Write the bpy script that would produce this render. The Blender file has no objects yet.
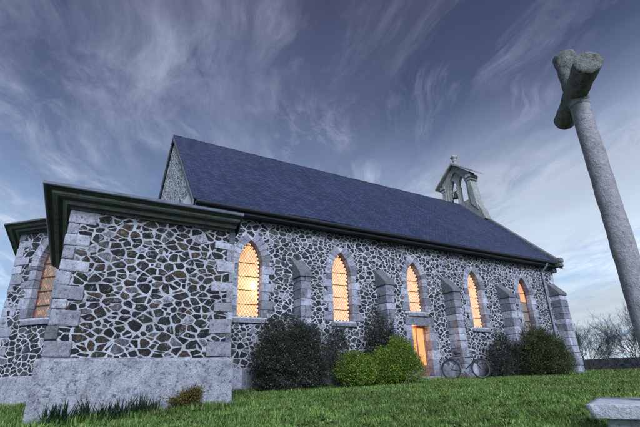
import bpy, bmesh, math, random
import numpy as np
from mathutils import Vector, Matrix, noise
from mathutils.geometry import tessellate_polygon
random.seed(7); RNG = np.random.default_rng(7)
SC = bpy.context.scene
COL = SC.collection

# ------------------------------------------------------------------ node helpers
class NT:
    def __init__(s, name):
        s.m = bpy.data.materials.new(name); s.m.use_nodes = True
        s.t = s.m.node_tree; s.t.nodes.clear()
        s.out = s.t.nodes.new('ShaderNodeOutputMaterial')
        s.b = s.t.nodes.new('ShaderNodeBsdfPrincipled')
        s.t.links.new(s.b.outputs[0], s.out.inputs[0])
    def n(s, typ, **kw):
        nd = s.t.nodes.new('ShaderNode' + typ)
        for k, v in kw.items():
            if k in ('inp',):
                for a, b in v.items():
                    if hasattr(b, 'is_output'): s.t.links.new(b, nd.inputs[a])
                    else: nd.inputs[a].default_value = b
            else: setattr(nd, k, v)
        return nd
    def l(s, a, b): s.t.links.new(a, b)
    def math(s, op, a, b=0.0, c=None, clamp=False):
        nd = s.n('Math', operation=op, use_clamp=clamp)
        for i, v in enumerate((a, b) + ((c,) if c is not None else ())):
            if hasattr(v, 'is_output'): s.l(v, nd.inputs[i])
            else: nd.inputs[i].default_value = v
        return nd.outputs[0]
    def noise(s, vec, scale, detail=4, rough=.55, dist=0., dim='3D'):
        nd = s.n('TexNoise', noise_dimensions=dim)
        s.l(vec, nd.inputs['Vector']); nd.inputs['Scale'].default_value = scale
        nd.inputs['Detail'].default_value = detail; nd.inputs['Roughness'].default_value = rough
        nd.inputs['Distortion'].default_value = dist
        return nd
    def ramp(s, fac, stops, interp='LINEAR'):
        nd = s.n('ValToRGB'); nd.color_ramp.interpolation = interp
        cr = nd.color_ramp
        while len(cr.elements) > 1: cr.elements.remove(cr.elements[-1])
        cr.elements[0].position = stops[0][0]; cr.elements[0].color = c4(stops[0][1])
        for p, c in stops[1:]:
            e = cr.elements.new(p); e.color = c4(c)
        s.l(fac, nd.inputs[0]); return nd.outputs[0]
    def mix(s, fac, a, b, blend='MIX'):
        nd = s.n('Mix', data_type='RGBA', blend_type=blend)
        for i, v in ((0, fac), (6, a), (7, b)):
            if hasattr(v, 'is_output'): s.l(v, nd.inputs[i])
            elif i == 0: nd.inputs[0].default_value = v
            else: nd.inputs[i].default_value = c4(v)
        return nd.outputs[2]
    def bump(s, h, strength=.5, dist=.02):
        nd = s.n('Bump'); nd.inputs['Strength'].default_value = strength
        nd.inputs['Distance'].default_value = dist
        s.l(h, nd.inputs['Height']); s.l(nd.outputs[0], s.b.inputs['Normal']); return nd
    def col(s, c, rough=.85, spec=.3):
        if hasattr(c, 'is_output'): s.l(c, s.b.inputs['Base Color'])
        else: s.b.inputs['Base Color'].default_value = c4(c)
        if hasattr(rough, 'is_output'): s.l(rough, s.b.inputs['Roughness'])
        else: s.b.inputs['Roughness'].default_value = rough
        s.b.inputs['Specular IOR Level'].default_value = spec
def c4(c):
    if isinstance(c, (int, float)): return (c, c, c, 1)
    return tuple(c) + (1,) if len(c) == 3 else tuple(c)

# ------------------------------------------------------------------ materials
def rubble(name, scale, darks, mortar, joint=(.05, .085), seed=0., lich=0.25, squash=1.45, warp=.36):
    s = NT(name)
    uv = s.n('TexCoord').outputs['UV']
    obj = s.n('TexCoord').outputs['Object']
    mp = s.n('Mapping', inp={'Vector': uv, 'Location': (seed, seed * .7, 0), 'Scale': (1, squash, 1)}).outputs[0]
    big = s.noise(mp, 1.7, 2)
    fine = s.noise(mp, 9, 3)
    w1 = s.n('VectorMath', operation='SCALE', inp={0: big.outputs['Color'], 'Scale': warp}).outputs[0]
    w2 = s.n('VectorMath', operation='SCALE', inp={0: fine.outputs['Color'], 'Scale': .09}).outputs[0]
    v = s.n('VectorMath', operation='ADD', inp={0: mp, 1: w1}).outputs[0]
    v = s.n('VectorMath', operation='ADD', inp={0: v, 1: w2}).outputs[0]
    e = s.n('TexVoronoi', voronoi_dimensions='2D', feature='DISTANCE_TO_EDGE', inp={'Vector': v, 'Scale': scale, 'Randomness': .92})
    f = s.n('TexVoronoi', voronoi_dimensions='2D', feature='F1', inp={'Vector': v, 'Scale': scale, 'Randomness': .92})
    wob = s.noise(obj, 14, 4, .6).outputs[0]
    wl = s.noise(obj, 2.3, 2).outputs[0]
    d = s.math('ADD', e.outputs[0], s.math('MULTIPLY', s.math('SUBTRACT', wob, .5), .15))
    d = s.math('ADD', d, s.math('MULTIPLY', s.math('SUBTRACT', wl, .5), -.16))
    rd = s.math('MULTIPLY', s.math('SUBTRACT', .60, f.outputs['Distance']), .62)
    d = s.math('SMOOTH_MIN', d, s.math('ADD', rd, s.math('MULTIPLY', s.math('SUBTRACT', wob, .5), .12)), .06)
    mask = s.n('MapRange', interpolation_type='SMOOTHSTEP', inp={'Value': d, 'From Min': joint[0], 'From Max': joint[1]}).outputs[0]
    sep = s.n('SeparateColor', inp={'Color': f.outputs['Color']})
    stone = s.ramp(sep.outputs[0], [(0, darks[0]), (.35, darks[1]), (.62, darks[2]), (.86, darks[3]), (.97, darks[4])])
    n2 = s.noise(obj, 26, 6, .65).outputs[0]
    n3 = s.noise(obj, 5, 3, .6).outputs[0]
    mult = s.ramp(n2, [(.3, .22), (.48, .7), (.68, 2.1)])
    stone = s.mix(.8, stone, mult, 'MULTIPLY')
    lmask = s.ramp(s.noise(obj, 3.1, 5, .65, .4).outputs[0], [(.55, 0), (.72, 1)])
    stone = s.mix(s.math('MULTIPLY', lmask, lich), stone, (.20, .15, .06))
    mm = s.ramp(s.noise(obj, 7, 6, .68).outputs[0], [(.30, tuple(x * .45 for x in mortar)), (.48, mortar), (.70, tuple(min(x * 1.35, .78) for x in mortar))])
    col = s.mix(mask, mm, stone)
    stain = s.ramp(s.noise(obj, .55, 4, .6, .5).outputs[0], [(.3, .62), (.6, 1.0)])
    col = s.mix(.8, col, stain, 'MULTIPLY')
    s.col(col, s.math('MULTIPLY_ADD', mask, -.2, .92), .35)
    h = s.math('MULTIPLY_ADD', n2, .55, s.math('MULTIPLY', s.math('SUBTRACT', 1., mask), .55))
    h = s.math('ADD', h, s.math('MULTIPLY', sep.outputs[1], s.math('MULTIPLY', mask, .6)))
    h = s.math('ADD', h, s.math('MULTIPLY', n3, .5))
    s.bump(h, .9, .045)
    return s.m
def mortar(name, base, stain=.6):
    s = NT(name); obj = s.n('TexCoord').outputs['Object']
    n1 = s.noise(obj, 6, 7, .7).outputs[0]; n2 = s.noise(obj, 34, 5, .7).outputs[0]; n3 = s.noise(obj, .7, 4, .6, .5).outputs[0]
    c = s.mix(.9, base, s.ramp(n1, [(.30, .50), (.48, 1.), (.70, 1.3)]), 'MULTIPLY')
    c = s.mix(.7, c, s.ramp(n2, [(.32, .45), (.50, 1.), (.7, 1.25)]), 'MULTIPLY')
    c = s.mix(stain, c, s.ramp(n3, [(.32, (.55, .56, .55)), (.6, (1., 1., 1.))]), 'MULTIPLY')
    s.col(c, .95, .2)
    s.bump(s.math('ADD', n1, s.math('MULTIPLY', n2, .6)), .9, .03); return s.m
def rubstone(name, cols, lich=.3, smear=.75):
    s = NT(name); obj = s.n('TexCoord').outputs['Object']
    isl = s.n('NewGeometry').outputs['Random Per Island']
    c = s.ramp(isl, cols)
    n2 = s.noise(obj, 30, 6, .7).outputs[0]; n3 = s.noise(obj, 8, 5, .65, .4).outputs[0]
    c = s.mix(.9, c, s.ramp(n2, [(.32, .30), (.48, .85), (.66, 2.2)]), 'MULTIPLY')
    c = s.mix(.8, c, s.ramp(n3, [(.34, .5), (.5, 1.), (.68, 1.7)]), 'MULTIPLY')
    lm = s.ramp(s.noise(obj, 3.4, 6, .7, .6).outputs[0], [(.54, 0), (.66, 1)])
    lm2 = s.ramp(n2, [(.42, 0), (.56, 1)])
    c = s.mix(s.math('MULTIPLY', s.math('MULTIPLY', lm, lm2), lich), c, (.20, .135, .045))
    sm = s.math('MULTIPLY', s.ramp(s.noise(obj, 11, 7, .72, .8).outputs[0], [(.57, 0), (.63, 1)]), smear)
    c = s.mix(sm, c, (.34, .34, .37))
    s.col(c, .75, .4)
    s.bump(s.math('ADD', n3, s.math('MULTIPLY', n2, .7)), 1., .05); return s.m
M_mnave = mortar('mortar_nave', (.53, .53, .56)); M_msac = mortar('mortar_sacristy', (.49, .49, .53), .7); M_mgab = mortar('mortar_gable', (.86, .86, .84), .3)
M_snave = rubstone('stone_nave', [(0, (.012, .012, .015)), (.3, (.022, .023, .027)), (.6, (.040, .041, .048)), (.78, (.065, .055, .048)), (.9, (.13, .13, .15)), (1., (.30, .30, .35))], .25)
M_ssac = rubstone('stone_sacristy', [(0, (.010, .010, .011)), (.35, (.018, .017, .018)), (.66, (.034, .030, .028)), (.82, (.070, .048, .028)), (.92, (.11, .10, .11)), (1., (.30, .29, .33))], .6)
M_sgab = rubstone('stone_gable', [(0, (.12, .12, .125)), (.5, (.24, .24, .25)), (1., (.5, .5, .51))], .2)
M_gab = M_mgab
DK2 = 0
M_bwall = rubble('rubble_boundary', 2.4, [(.02, .022, .03), (.03, .032, .04), (.05, .05, .055), (.07, .065, .06), (.1, .1, .1)], (.085, .09, .10), seed=1.1, lich=.3)

def granite(name, base, var=.5, spot=1.0, lich=.3, scale=1.0, bs=.6):
    s = NT(name)
    obj = s.n('TexCoord').outputs['Object']
    isl = s.n('NewGeometry').outputs['Random Per Island']
    b = s.mix(1., base, s.ramp(isl, [(0, 1 - var * .55), (.6, 1.), (1, 1 + var * .45)]), 'MULTIPLY')
    n1 = s.noise(obj, 5.5 * scale, 7, .7).outputs[0]
    n2 = s.noise(obj, 48 * scale, 3, .7).outputs[0]
    n4 = s.noise(obj, 15 * scale, 5, .7, .6).outputs[0]
    b = s.mix(.85 * spot, b, s.ramp(n1, [(.30, .48), (.48, .95), (.72, 1.35)]), 'MULTIPLY')
    b = s.mix(.6 * spot, b, s.ramp(n2, [(.32, .45), (.5, 1.), (.7, 1.4)]), 'MULTIPLY')
    b = s.mix(.75 * spot, b, s.ramp(n4, [(.34, .30), (.46, 1.)]), 'MULTIPLY')
    lm = s.ramp(s.noise(obj, 2.2 * scale, 6, .7, .5).outputs[0], [(.54, 0), (.68, 1)])
    b = s.mix(s.math('MULTIPLY', lm, lich), b, (.10, .10, .055))
    s.col(b, .9, .25)
    h = s.math('ADD', s.math('MULTIPLY', n1, 1.), s.math('ADD', s.math('MULTIPLY', n2, .25), s.math('MULTIPLY', n4, .5)))
    s.bump(h, bs, .03)
    return s.m
M_dress = granite('granite_dressed', (.35, .35, .40), 1.0, 1.25, lich=.35, bs=.9)
M_quoin = granite('granite_quoin', (.37, .37, .42), .9)
M_qsac = granite('granite_quoin_sacristy', (.38, .375, .42), 1.1, 1.2, lich=.3, scale=1.3, bs=.9)
M_cap = granite('granite_cap', (.17, .175, .18), .3, lich=.5)
M_bell = granite('granite_bellcote', (.36, .365, .34), .4, lich=.6, scale=1.2)
M_plinth = granite('cement_plinth', (.33, .33, .36), 0., 1.35, lich=.25, scale=.75, bs=1.0)
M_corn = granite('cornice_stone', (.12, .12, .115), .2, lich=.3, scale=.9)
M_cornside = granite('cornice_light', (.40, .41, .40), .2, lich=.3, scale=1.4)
M_cross = granite('granite_cross', (.38, .355, .365), 0, .65, lich=.35, scale=1.7, bs=1.0)
M_head = granite('granite_cross_head', (.26, .26, .24), 0, 1.4, lich=.8, scale=2.6, bs=1.2)
M_slab = granite('granite_slab', (.66, .67, .68), 0., .9, lich=.25, scale=2.2, bs=.9)
M_coping = granite('granite_coping', (.15, .155, .16), .3, lich=.3, scale=1.)

def slate():
    s = NT('roof_slate')
    uv = s.n('TexCoord').outputs['UV']; obj = s.n('TexCoord').outputs['Object']
    wn = s.noise(uv, .8, 3).outputs['Color']
    wv = s.n('VectorMath', operation='MULTIPLY', inp={0: wn, 1: (.0, .06, 0)}).outputs[0]
    v = s.n('VectorMath', operation='ADD', inp={0: uv, 1: wv}).outputs[0]
    br = s.n('TexBrick', inp={'Vector': v, 'Color1': c4(.0), 'Color2': c4(1.), 'Mortar': c4(0.), 'Scale': 1.,
             'Mortar Size': .010, 'Mortar Smooth': .3, 'Bias': 0., 'Brick Width': .20, 'Row Height': .125})
    br.offset = .5
    col = s.ramp(br.outputs['Color'], [(0, (.026, .036, .076)), (.5, (.034, .044, .092)), (1, (.050, .062, .122))])
    col = s.mix(br.outputs['Fac'], col, (.014, .015, .028))
    col = s.mix(.7, col, s.ramp(s.noise(obj, .5, 5, .65, .4).outputs[0], [(.32, .72), (.5, 1.), (.7, 1.2)]), 'MULTIPLY')
    st = s.n('Mapping', inp={'Vector': uv, 'Scale': (3.2, .35, 1)}).outputs[0]
    col = s.mix(.55, col, s.ramp(s.noise(st, 1.6, 4, .7).outputs[0], [(.35, .6), (.5, 1.), (.66, 1.3)]), 'MULTIPLY')
    sp = s.ramp(s.noise(uv, 7, 3, .7).outputs[0], [(.66, 0), (.72, 1)])
    col = s.mix(s.math('MULTIPLY', sp, .35), col, (.16, .17, .22))
    ls_ = s.ramp(s.noise(s.n('Mapping', inp={'Vector': uv, 'Scale': (1.6, .5, 1)}).outputs[0], 2.4, 7, .75, .3).outputs[0], [(.56, 0), (.70, 1)])
    col = s.mix(s.math('MULTIPLY', ls_, .38), col, (.10, .11, .13))
    # slates overlap: height ramps along each course
    sx = s.n('SeparateXYZ', inp={0: v})
    fr = s.math('FRACT', s.math('DIVIDE', sx.outputs[1], .125))
    h = s.math('ADD', s.math('MULTIPLY', s.math('SUBTRACT', 1., fr), .6), s.math('MULTIPLY', br.outputs['Color'], .25))
    h = s.math('SUBTRACT', h, s.math('MULTIPLY', br.outputs['Fac'], .7))
    h = s.math('ADD', h, s.math('MULTIPLY', s.noise(obj, 22, 3).outputs[0], .3))
    s.col(col, s.math('MULTIPLY_ADD', br.outputs['Color'], .2, .38), .5)
    s.bump(h, .9, .022)
    return s.m
M_slate = slate()

def simple(name, c, rough=.6, metal=0., var=.35, scale=12, spec=.4, bs=.2):
    s = NT(name); obj = s.n('TexCoord').outputs['Object']
    n = s.noise(obj, scale, 4, .6).outputs[0]
    s.col(s.mix(1., c, s.ramp(n, [(.3, 1 - var), (.7, 1 + var)]), 'MULTIPLY'), rough, spec)
    s.b.inputs['Metallic'].default_value = metal
    s.bump(n, bs, .01); return s.m
M_gut = simple('painted_gutter', (.030, .033, .040), .5)
M_zinc = simple('zinc_gutter', (.13, .145, .175), .40, .2, .4, 5)
M_pipe = simple('pipe_paint', (.22, .25, .30), .5)
M_lead = simple('lead_roof', (.12, .14, .17), .5, .2)
M_bar = simple('window_iron', (.02, .016, .014), .6)
M_dark = simple('dark_interior', (.02, .018, .02), .9)
M_doorw = simple('door_wood', (.20, .12, .08), .6, 0, .4, 8)
M_curtain = simple('curtain_cloth', (.5, .47, .45), .9)
M_bronze = simple('bell_bronze', (.10, .11, .09), .5, .6)
M_tyre = simple('tyre_rubber', (.015, .015, .016), .8)
M_steel = simple('bike_steel', (.13, .135, .15), .5, .5, .15)
M_bike = simple('bike_paint', (.015, .018, .028), .5)
M_sad = simple('saddle_leather', (.02, .018, .018), .6)
M_bark = simple('bark_dark', (.035, .03, .027), .95, 0, .4, 20, .2, .5)
M_bark2 = simple('bark_twig', (.075, .068, .070), .95, 0, .3, 20, .2, .3)
M_soil = simple('soil', (.02, .018, .015), 1., 0, .4, 6)

def glass(name, c, strength, lead=(.10, .055, .03), px=.105, pz=.15, blot=0.):
    s = NT(name); t = s.t
    uv = s.n('TexCoord').outputs['UV']
    sx = s.n('SeparateXYZ', inp={0: uv})
    a = s.math('DIVIDE', sx.outputs[0], px); b = s.math('DIVIDE', sx.outputs[1], pz)
    def lines(q):
        f = s.math('ABSOLUTE', s.math('SUBTRACT', s.math('FRACT', q), .5))
        return s.n('MapRange', inp={'Value': f, 'From Min': .41, 'From Max': .455}).outputs[0]
    L = s.math('MAXIMUM', lines(s.math('ADD', a, b)), lines(s.math('SUBTRACT', a, b)))
    cell = s.n('TexWhiteNoise', noise_dimensions='2D')
    cv = s.n('CombineXYZ', inp={0: s.math('FLOOR', s.math('ADD', a, b)), 1: s.math('FLOOR', s.math('SUBTRACT', a, b))}).outputs[0]
    s.l(cv, cell.inputs['Vector'])
    cv2 = s.ramp(cell.outputs['Value'], [(0, .78), (1, 1.12)])
    nz = s.ramp(s.noise(uv, 2.2, 3, .6).outputs[0], [(.3, .82), (.7, 1.12)])
    e = s.mix(1., s.mix(1., c, cv2, 'MULTIPLY'), nz, 'MULTIPLY')
    if blot:
        bm = s.ramp(s.noise(uv, 6.5, 3, .7, .6).outputs[0], [(.47, .02), (.55, .12), (.68, .9)])
        e = s.mix(1., e, bm, 'MULTIPLY')
    e = s.mix(L, e, (.16, .07, .03))
    s.col(s.mix(L, (.25, .2, .16), lead), .3, .5)
    s.l(e, s.b.inputs['Emission Color']); s.b.inputs['Emission Strength'].default_value = strength
    tr = s.n('BsdfTranslucent'); s.l(s.mix(L, (.9, .72, .5), (0, 0, 0)), tr.inputs[0])
    ad = s.n('AddShader'); s.l(s.b.outputs[0], ad.inputs[0]); s.l(tr.outputs[0], ad.inputs[1])
    s.l(ad.outputs[0], s.out.inputs[0])
    return s.m
M_glassA = glass('lit_glass_gold', (1.0, .52, .20), .82)
M_glassB = glass('lit_glass_rose', (1.0, .50, .25), .90)
M_glassC = glass('lit_glass_amber', (1.0, .38, .13), .70, blot=0)
M_glassD = glass('stained_glass_dim', (.9, .36, .14), .6, blot=1)
M_glassE = glass('unlit_glass', (.16, .14, .17), .22)
def emis(name, c, k, base):
    s = NT(name); s.col(base, .4); s.b.inputs['Emission Color'].default_value = c4(c); s.b.inputs['Emission Strength'].default_value = k; return s.m
M_bl = emis('border_glass_pale', (1., .62, .36), .8, (.3, .2, .15))
M_br = emis('border_glass_red', (.35, .06, .04), .35, (.10, .02, .02))
M_bb = emis('border_glass_blue', (.03, .035, .10), .35, (.02, .02, .05))
M_bbd = emis('border_glass_dim', (.35, .16, .08), .25, (.05, .03, .03))
M_doorglow = emis('lit_hallway', (1., .40, .15), .78, (.10, .06, .03))

def leafmat(name, cols, rough=.5, trans=.25):
    s = NT(name)
    isl = s.n('NewGeometry').outputs['Random Per Island']
    obj = s.n('TexCoord').outputs['Object']
    c = s.ramp(isl, [(i / (len(cols) - 1), k) for i, k in enumerate(cols)])
    c = s.mix(.8, c, s.ramp(s.noise(obj, 3.0, 3).outputs[0], [(.35, .6), (.65, 1.3)]), 'MULTIPLY')
    c = s.mix(.6, c, s.ramp(s.noise(obj, .45, 4).outputs[0], [(.38, .65), (.62, 1.25)]), 'MULTIPLY')
    s.col(c, rough, .35)
    tr = s.n('BsdfTranslucent'); s.l(c, tr.inputs[0])
    mx = s.n('MixShader'); mx.inputs[0].default_value = trans
    s.l(s.b.outputs[0], mx.inputs[1]); s.l(tr.outputs[0], mx.inputs[2]); s.l(mx.outputs[0], s.out.inputs[0])
    return s.m
M_lfdark = leafmat('leaf_dark', [(.015, .026, .014), (.028, .044, .024), (.045, .064, .036), (.08, .06, .06), (.12, .14, .11)], .4)
M_lfgrey = leafmat('leaf_grey_green', [(.02, .03, .022), (.035, .05, .035), (.06, .075, .055), (.11, .12, .10)])
M_lflime = leafmat('leaf_lime', [(.03, .09, .012), (.065, .16, .02), (.13, .26, .03), (.26, .37, .04), (.52, .50, .07)], .45, .35)
M_lfolive = leafmat('leaf_olive', [(.016, .032, .012), (.035, .060, .018), (.065, .09, .026), (.10, .11, .035), (.14, .12, .05)])
M_lfyel = leafmat('leaf_yellow_weed', [(.06, .06, .015), (.14, .11, .02), (.25, .18, .03)])
M_grass = leafmat('grass_blades', [(.048, .108, .020), (.088, .188, .034), (.145, .275, .048), (.24, .36, .075), (.42, .42, .18)], .55, .3)
M_strap = leafmat('strap_leaf', [(.010, .024, .014), (.018, .04, .02), (.03, .06, .028)], .4, .2)

def groundmat():
    s = NT('ground_turf'); obj = s.n('TexCoord').outputs['Object']
    c = s.ramp(s.noise(obj, 9, 6, .7).outputs[0], [(.3, (.014, .022, .008)), (.5, (.030, .060, .016)), (.7, (.055, .10, .028))])
    c = s.mix(.7, c, s.ramp(s.noise(obj, .5, 3).outputs[0], [(.35, .6), (.65, 1.2)]), 'MULTIPLY')
    s.col(c, 1., .1); s.bump(s.noise(obj, 25, 5).outputs[0], 1., .05); return s.m
M_ground = groundmat()

# ------------------------------------------------------------------ mesh helpers
def link(name, me, parent=None, mods=None):
    o = bpy.data.objects.new(name, me); COL.objects.link(o)
    if parent is not None: o.parent = parent
    return o
def tag(o, label=None, cat=None, group=None, kind=None):
    if label: o['label'] = label
    if cat: o['category'] = cat
    if group: o['group'] = group
    if kind: o['kind'] = kind
    return o
def empty(name, loc=(0, 0, 0), rz=0):
    o = bpy.data.objects.new(name, None); COL.objects.link(o); o.location = loc; o.rotation_euler.z = rz
    o.empty_display_size = .3
    return o
def boxuv(me):
    uvl = me.uv_layers.new(name='UVMap')
    co = me.vertices
    for p in me.polygons:
        n = p.normal
        if abs(n.z) > .8: a = Vector((1, 0, 0)); b = Vector((0, 1, 0))
        else:
            a = Vector((-n.y, n.x, 0)).normalized()
            b = n.cross(a).normalized()
            if b.z < 0: b = -b
        for li in p.loop_indices:
            q = co[me.loops[li].vertex_index].co
            uvl.data[li].uv = (q.dot(a), q.dot(b) if abs(n.z) > .05 else q.z)
class MB:
    def __init__(s): s.v = []; s.f = []; s.mi = []
    def face(s, pts, mi=0):
        i = len(s.v); s.v += [tuple(p) for p in pts]; s.f.append(list(range(i, i + len(pts)))); s.mi.append(mi)
    def box(s, a, b, jit=0., M=None, mi=0):
        x0, y0, z0 = a; x1, y1, z1 = b
        c = [Vector((x, y, z)) for z in (z0, z1) for y in (y0, y1) for x in (x0, x1)]
        if jit: c = [p + Vector([random.uniform(-jit, jit) for _ in range(3)]) for p in c]
        if M is not None: c = [M @ p for p in c]
        i = len(s.v); s.v += [tuple(p) for p in c]
        for f in ((0, 2, 3, 1), (4, 5, 7, 6), (0, 1, 5, 4), (1, 3, 7, 5), (3, 2, 6, 7), (2, 0, 4, 6)):
            s.f.append([i + k for k in f]); s.mi.append(mi)
    def prism(s, poly, d, mi=0, jit=0.):
        """poly: list of Vector (closed), extruded by vector d"""
        n = len(poly); i = len(s.v); d = Vector(d)
        a = [Vector(p) for p in poly]; b = [p + d for p in a]
        s.v += [tuple(p) for p in a + b]
        s.f.append([i + k for k in range(n)]); s.mi.append(mi)
        s.f.append([i + n + k for k in reversed(range(n))]); s.mi.append(mi)
        for k in range(n):
            s.f.append([i + k, i + n + k, i + n + (k + 1) % n, i + (k + 1) % n]); s.mi.append(mi)
    def tube(s, pts, radii, seg=8, cap=True, mi=0):
        pts = [Vector(p) for p in pts]; n = len(pts); base = len(s.v)
        if not hasattr(radii, '__len__'): radii = [radii] * n
        up = None
        for k in range(n):
            t = (pts[min(k + 1, n - 1)] - pts[max(k - 1, 0)]).normalized()
            if up is None:
                up = Vector((0, 0, 1)) if abs(t.z) < .9 else Vector((1, 0, 0))
            a = t.cross(up).normalized(); up = a.cross(t).normalized()
            for j in range(seg):
                an = 2 * math.pi * j / seg
                s.v.append(tuple(pts[k] + (a * math.cos(an) + up * math.sin(an)) * radii[k]))
        for k in range(n - 1):
            for j in range(seg):
                s.f.append([base + k * seg + j, base + k * seg + (j + 1) % seg, base + (k + 1) * seg + (j + 1) % seg, base + (k + 1) * seg + j]); s.mi.append(mi)
        if cap:
            s.f.append([base + j for j in reversed(range(seg))]); s.mi.append(mi)
            s.f.append([base + (n - 1) * seg + j for j in range(seg)]); s.mi.append(mi)
    def build(s, name, mats, parent=None, smooth=False, bevel=0., uv=True, sub=0):
        me = bpy.data.meshes.new(name)
        me.from_pydata(s.v, [], s.f)
        if not isinstance(mats, (list, tuple)): mats = [mats]
        for m in mats: me.materials.append(m)
        me.polygons.foreach_set('material_index', s.mi)
        bm = bmesh.new(); bm.from_mesh(me); bmesh.ops.recalc_face_normals(bm, faces=bm.faces); bm.to_mesh(me); bm.free()
        if smooth: me.polygons.foreach_set('use_smooth', [True] * len(me.polygons))
        me.update()
        if uv: boxuv(me)
        o = link(name, me, parent)
        if bevel:
            m = o.modifiers.new('Bevel', 'BEVEL'); m.width = bevel; m.segments = 2; m.limit_method = 'ANGLE'
        return o
def rough_block(mb, poly, d, jit=.006):
    """stone block: slightly irregular prism"""
    mb.prism([Vector(p) + Vector([random.uniform(-jit, jit) for _ in range(3)]) for p in poly], d)

def wall_face(mb, origin, ax, loops, mi=0):
    """planar wall: loops in (s,z) coordinates; first outer, others holes"""
    L = [[Vector((a, b, 0)) for a, b in lp] for lp in loops]
    tris = tessellate_polygon(L)
    flat = [p for lp in L for p in lp]
    i = len(mb.v); o = Vector(origin); ax = Vector(ax)
    mb.v += [tuple(o + ax * p.x + Vector((0, 0, p.y))) for p in flat]
    for t in tris: mb.f.append([i + k for k in t]); mb.mi.append(mi)

def lancet(w, z0, zs, za, n=9):
    """pointed arch outline, counterclockwise from bottom left, local s centred"""
    a = w / 2; h = za - zs; R = (a * a + h * h) / (2 * a); c = R - a   # centres at (+c..) 
    pts = [(-a, z0), (a, z0)]
    t1 = math.atan2(h, c) if c > 0 else math.pi / 2
    right = [(-c + R * math.cos(t1 * k / n), zs + R * math.sin(t1 * k / n)) for k in range(n + 1)]
    pts += right
    pts += [(-x, z) for x, z in reversed(right[:-1])]
    return pts

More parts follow.
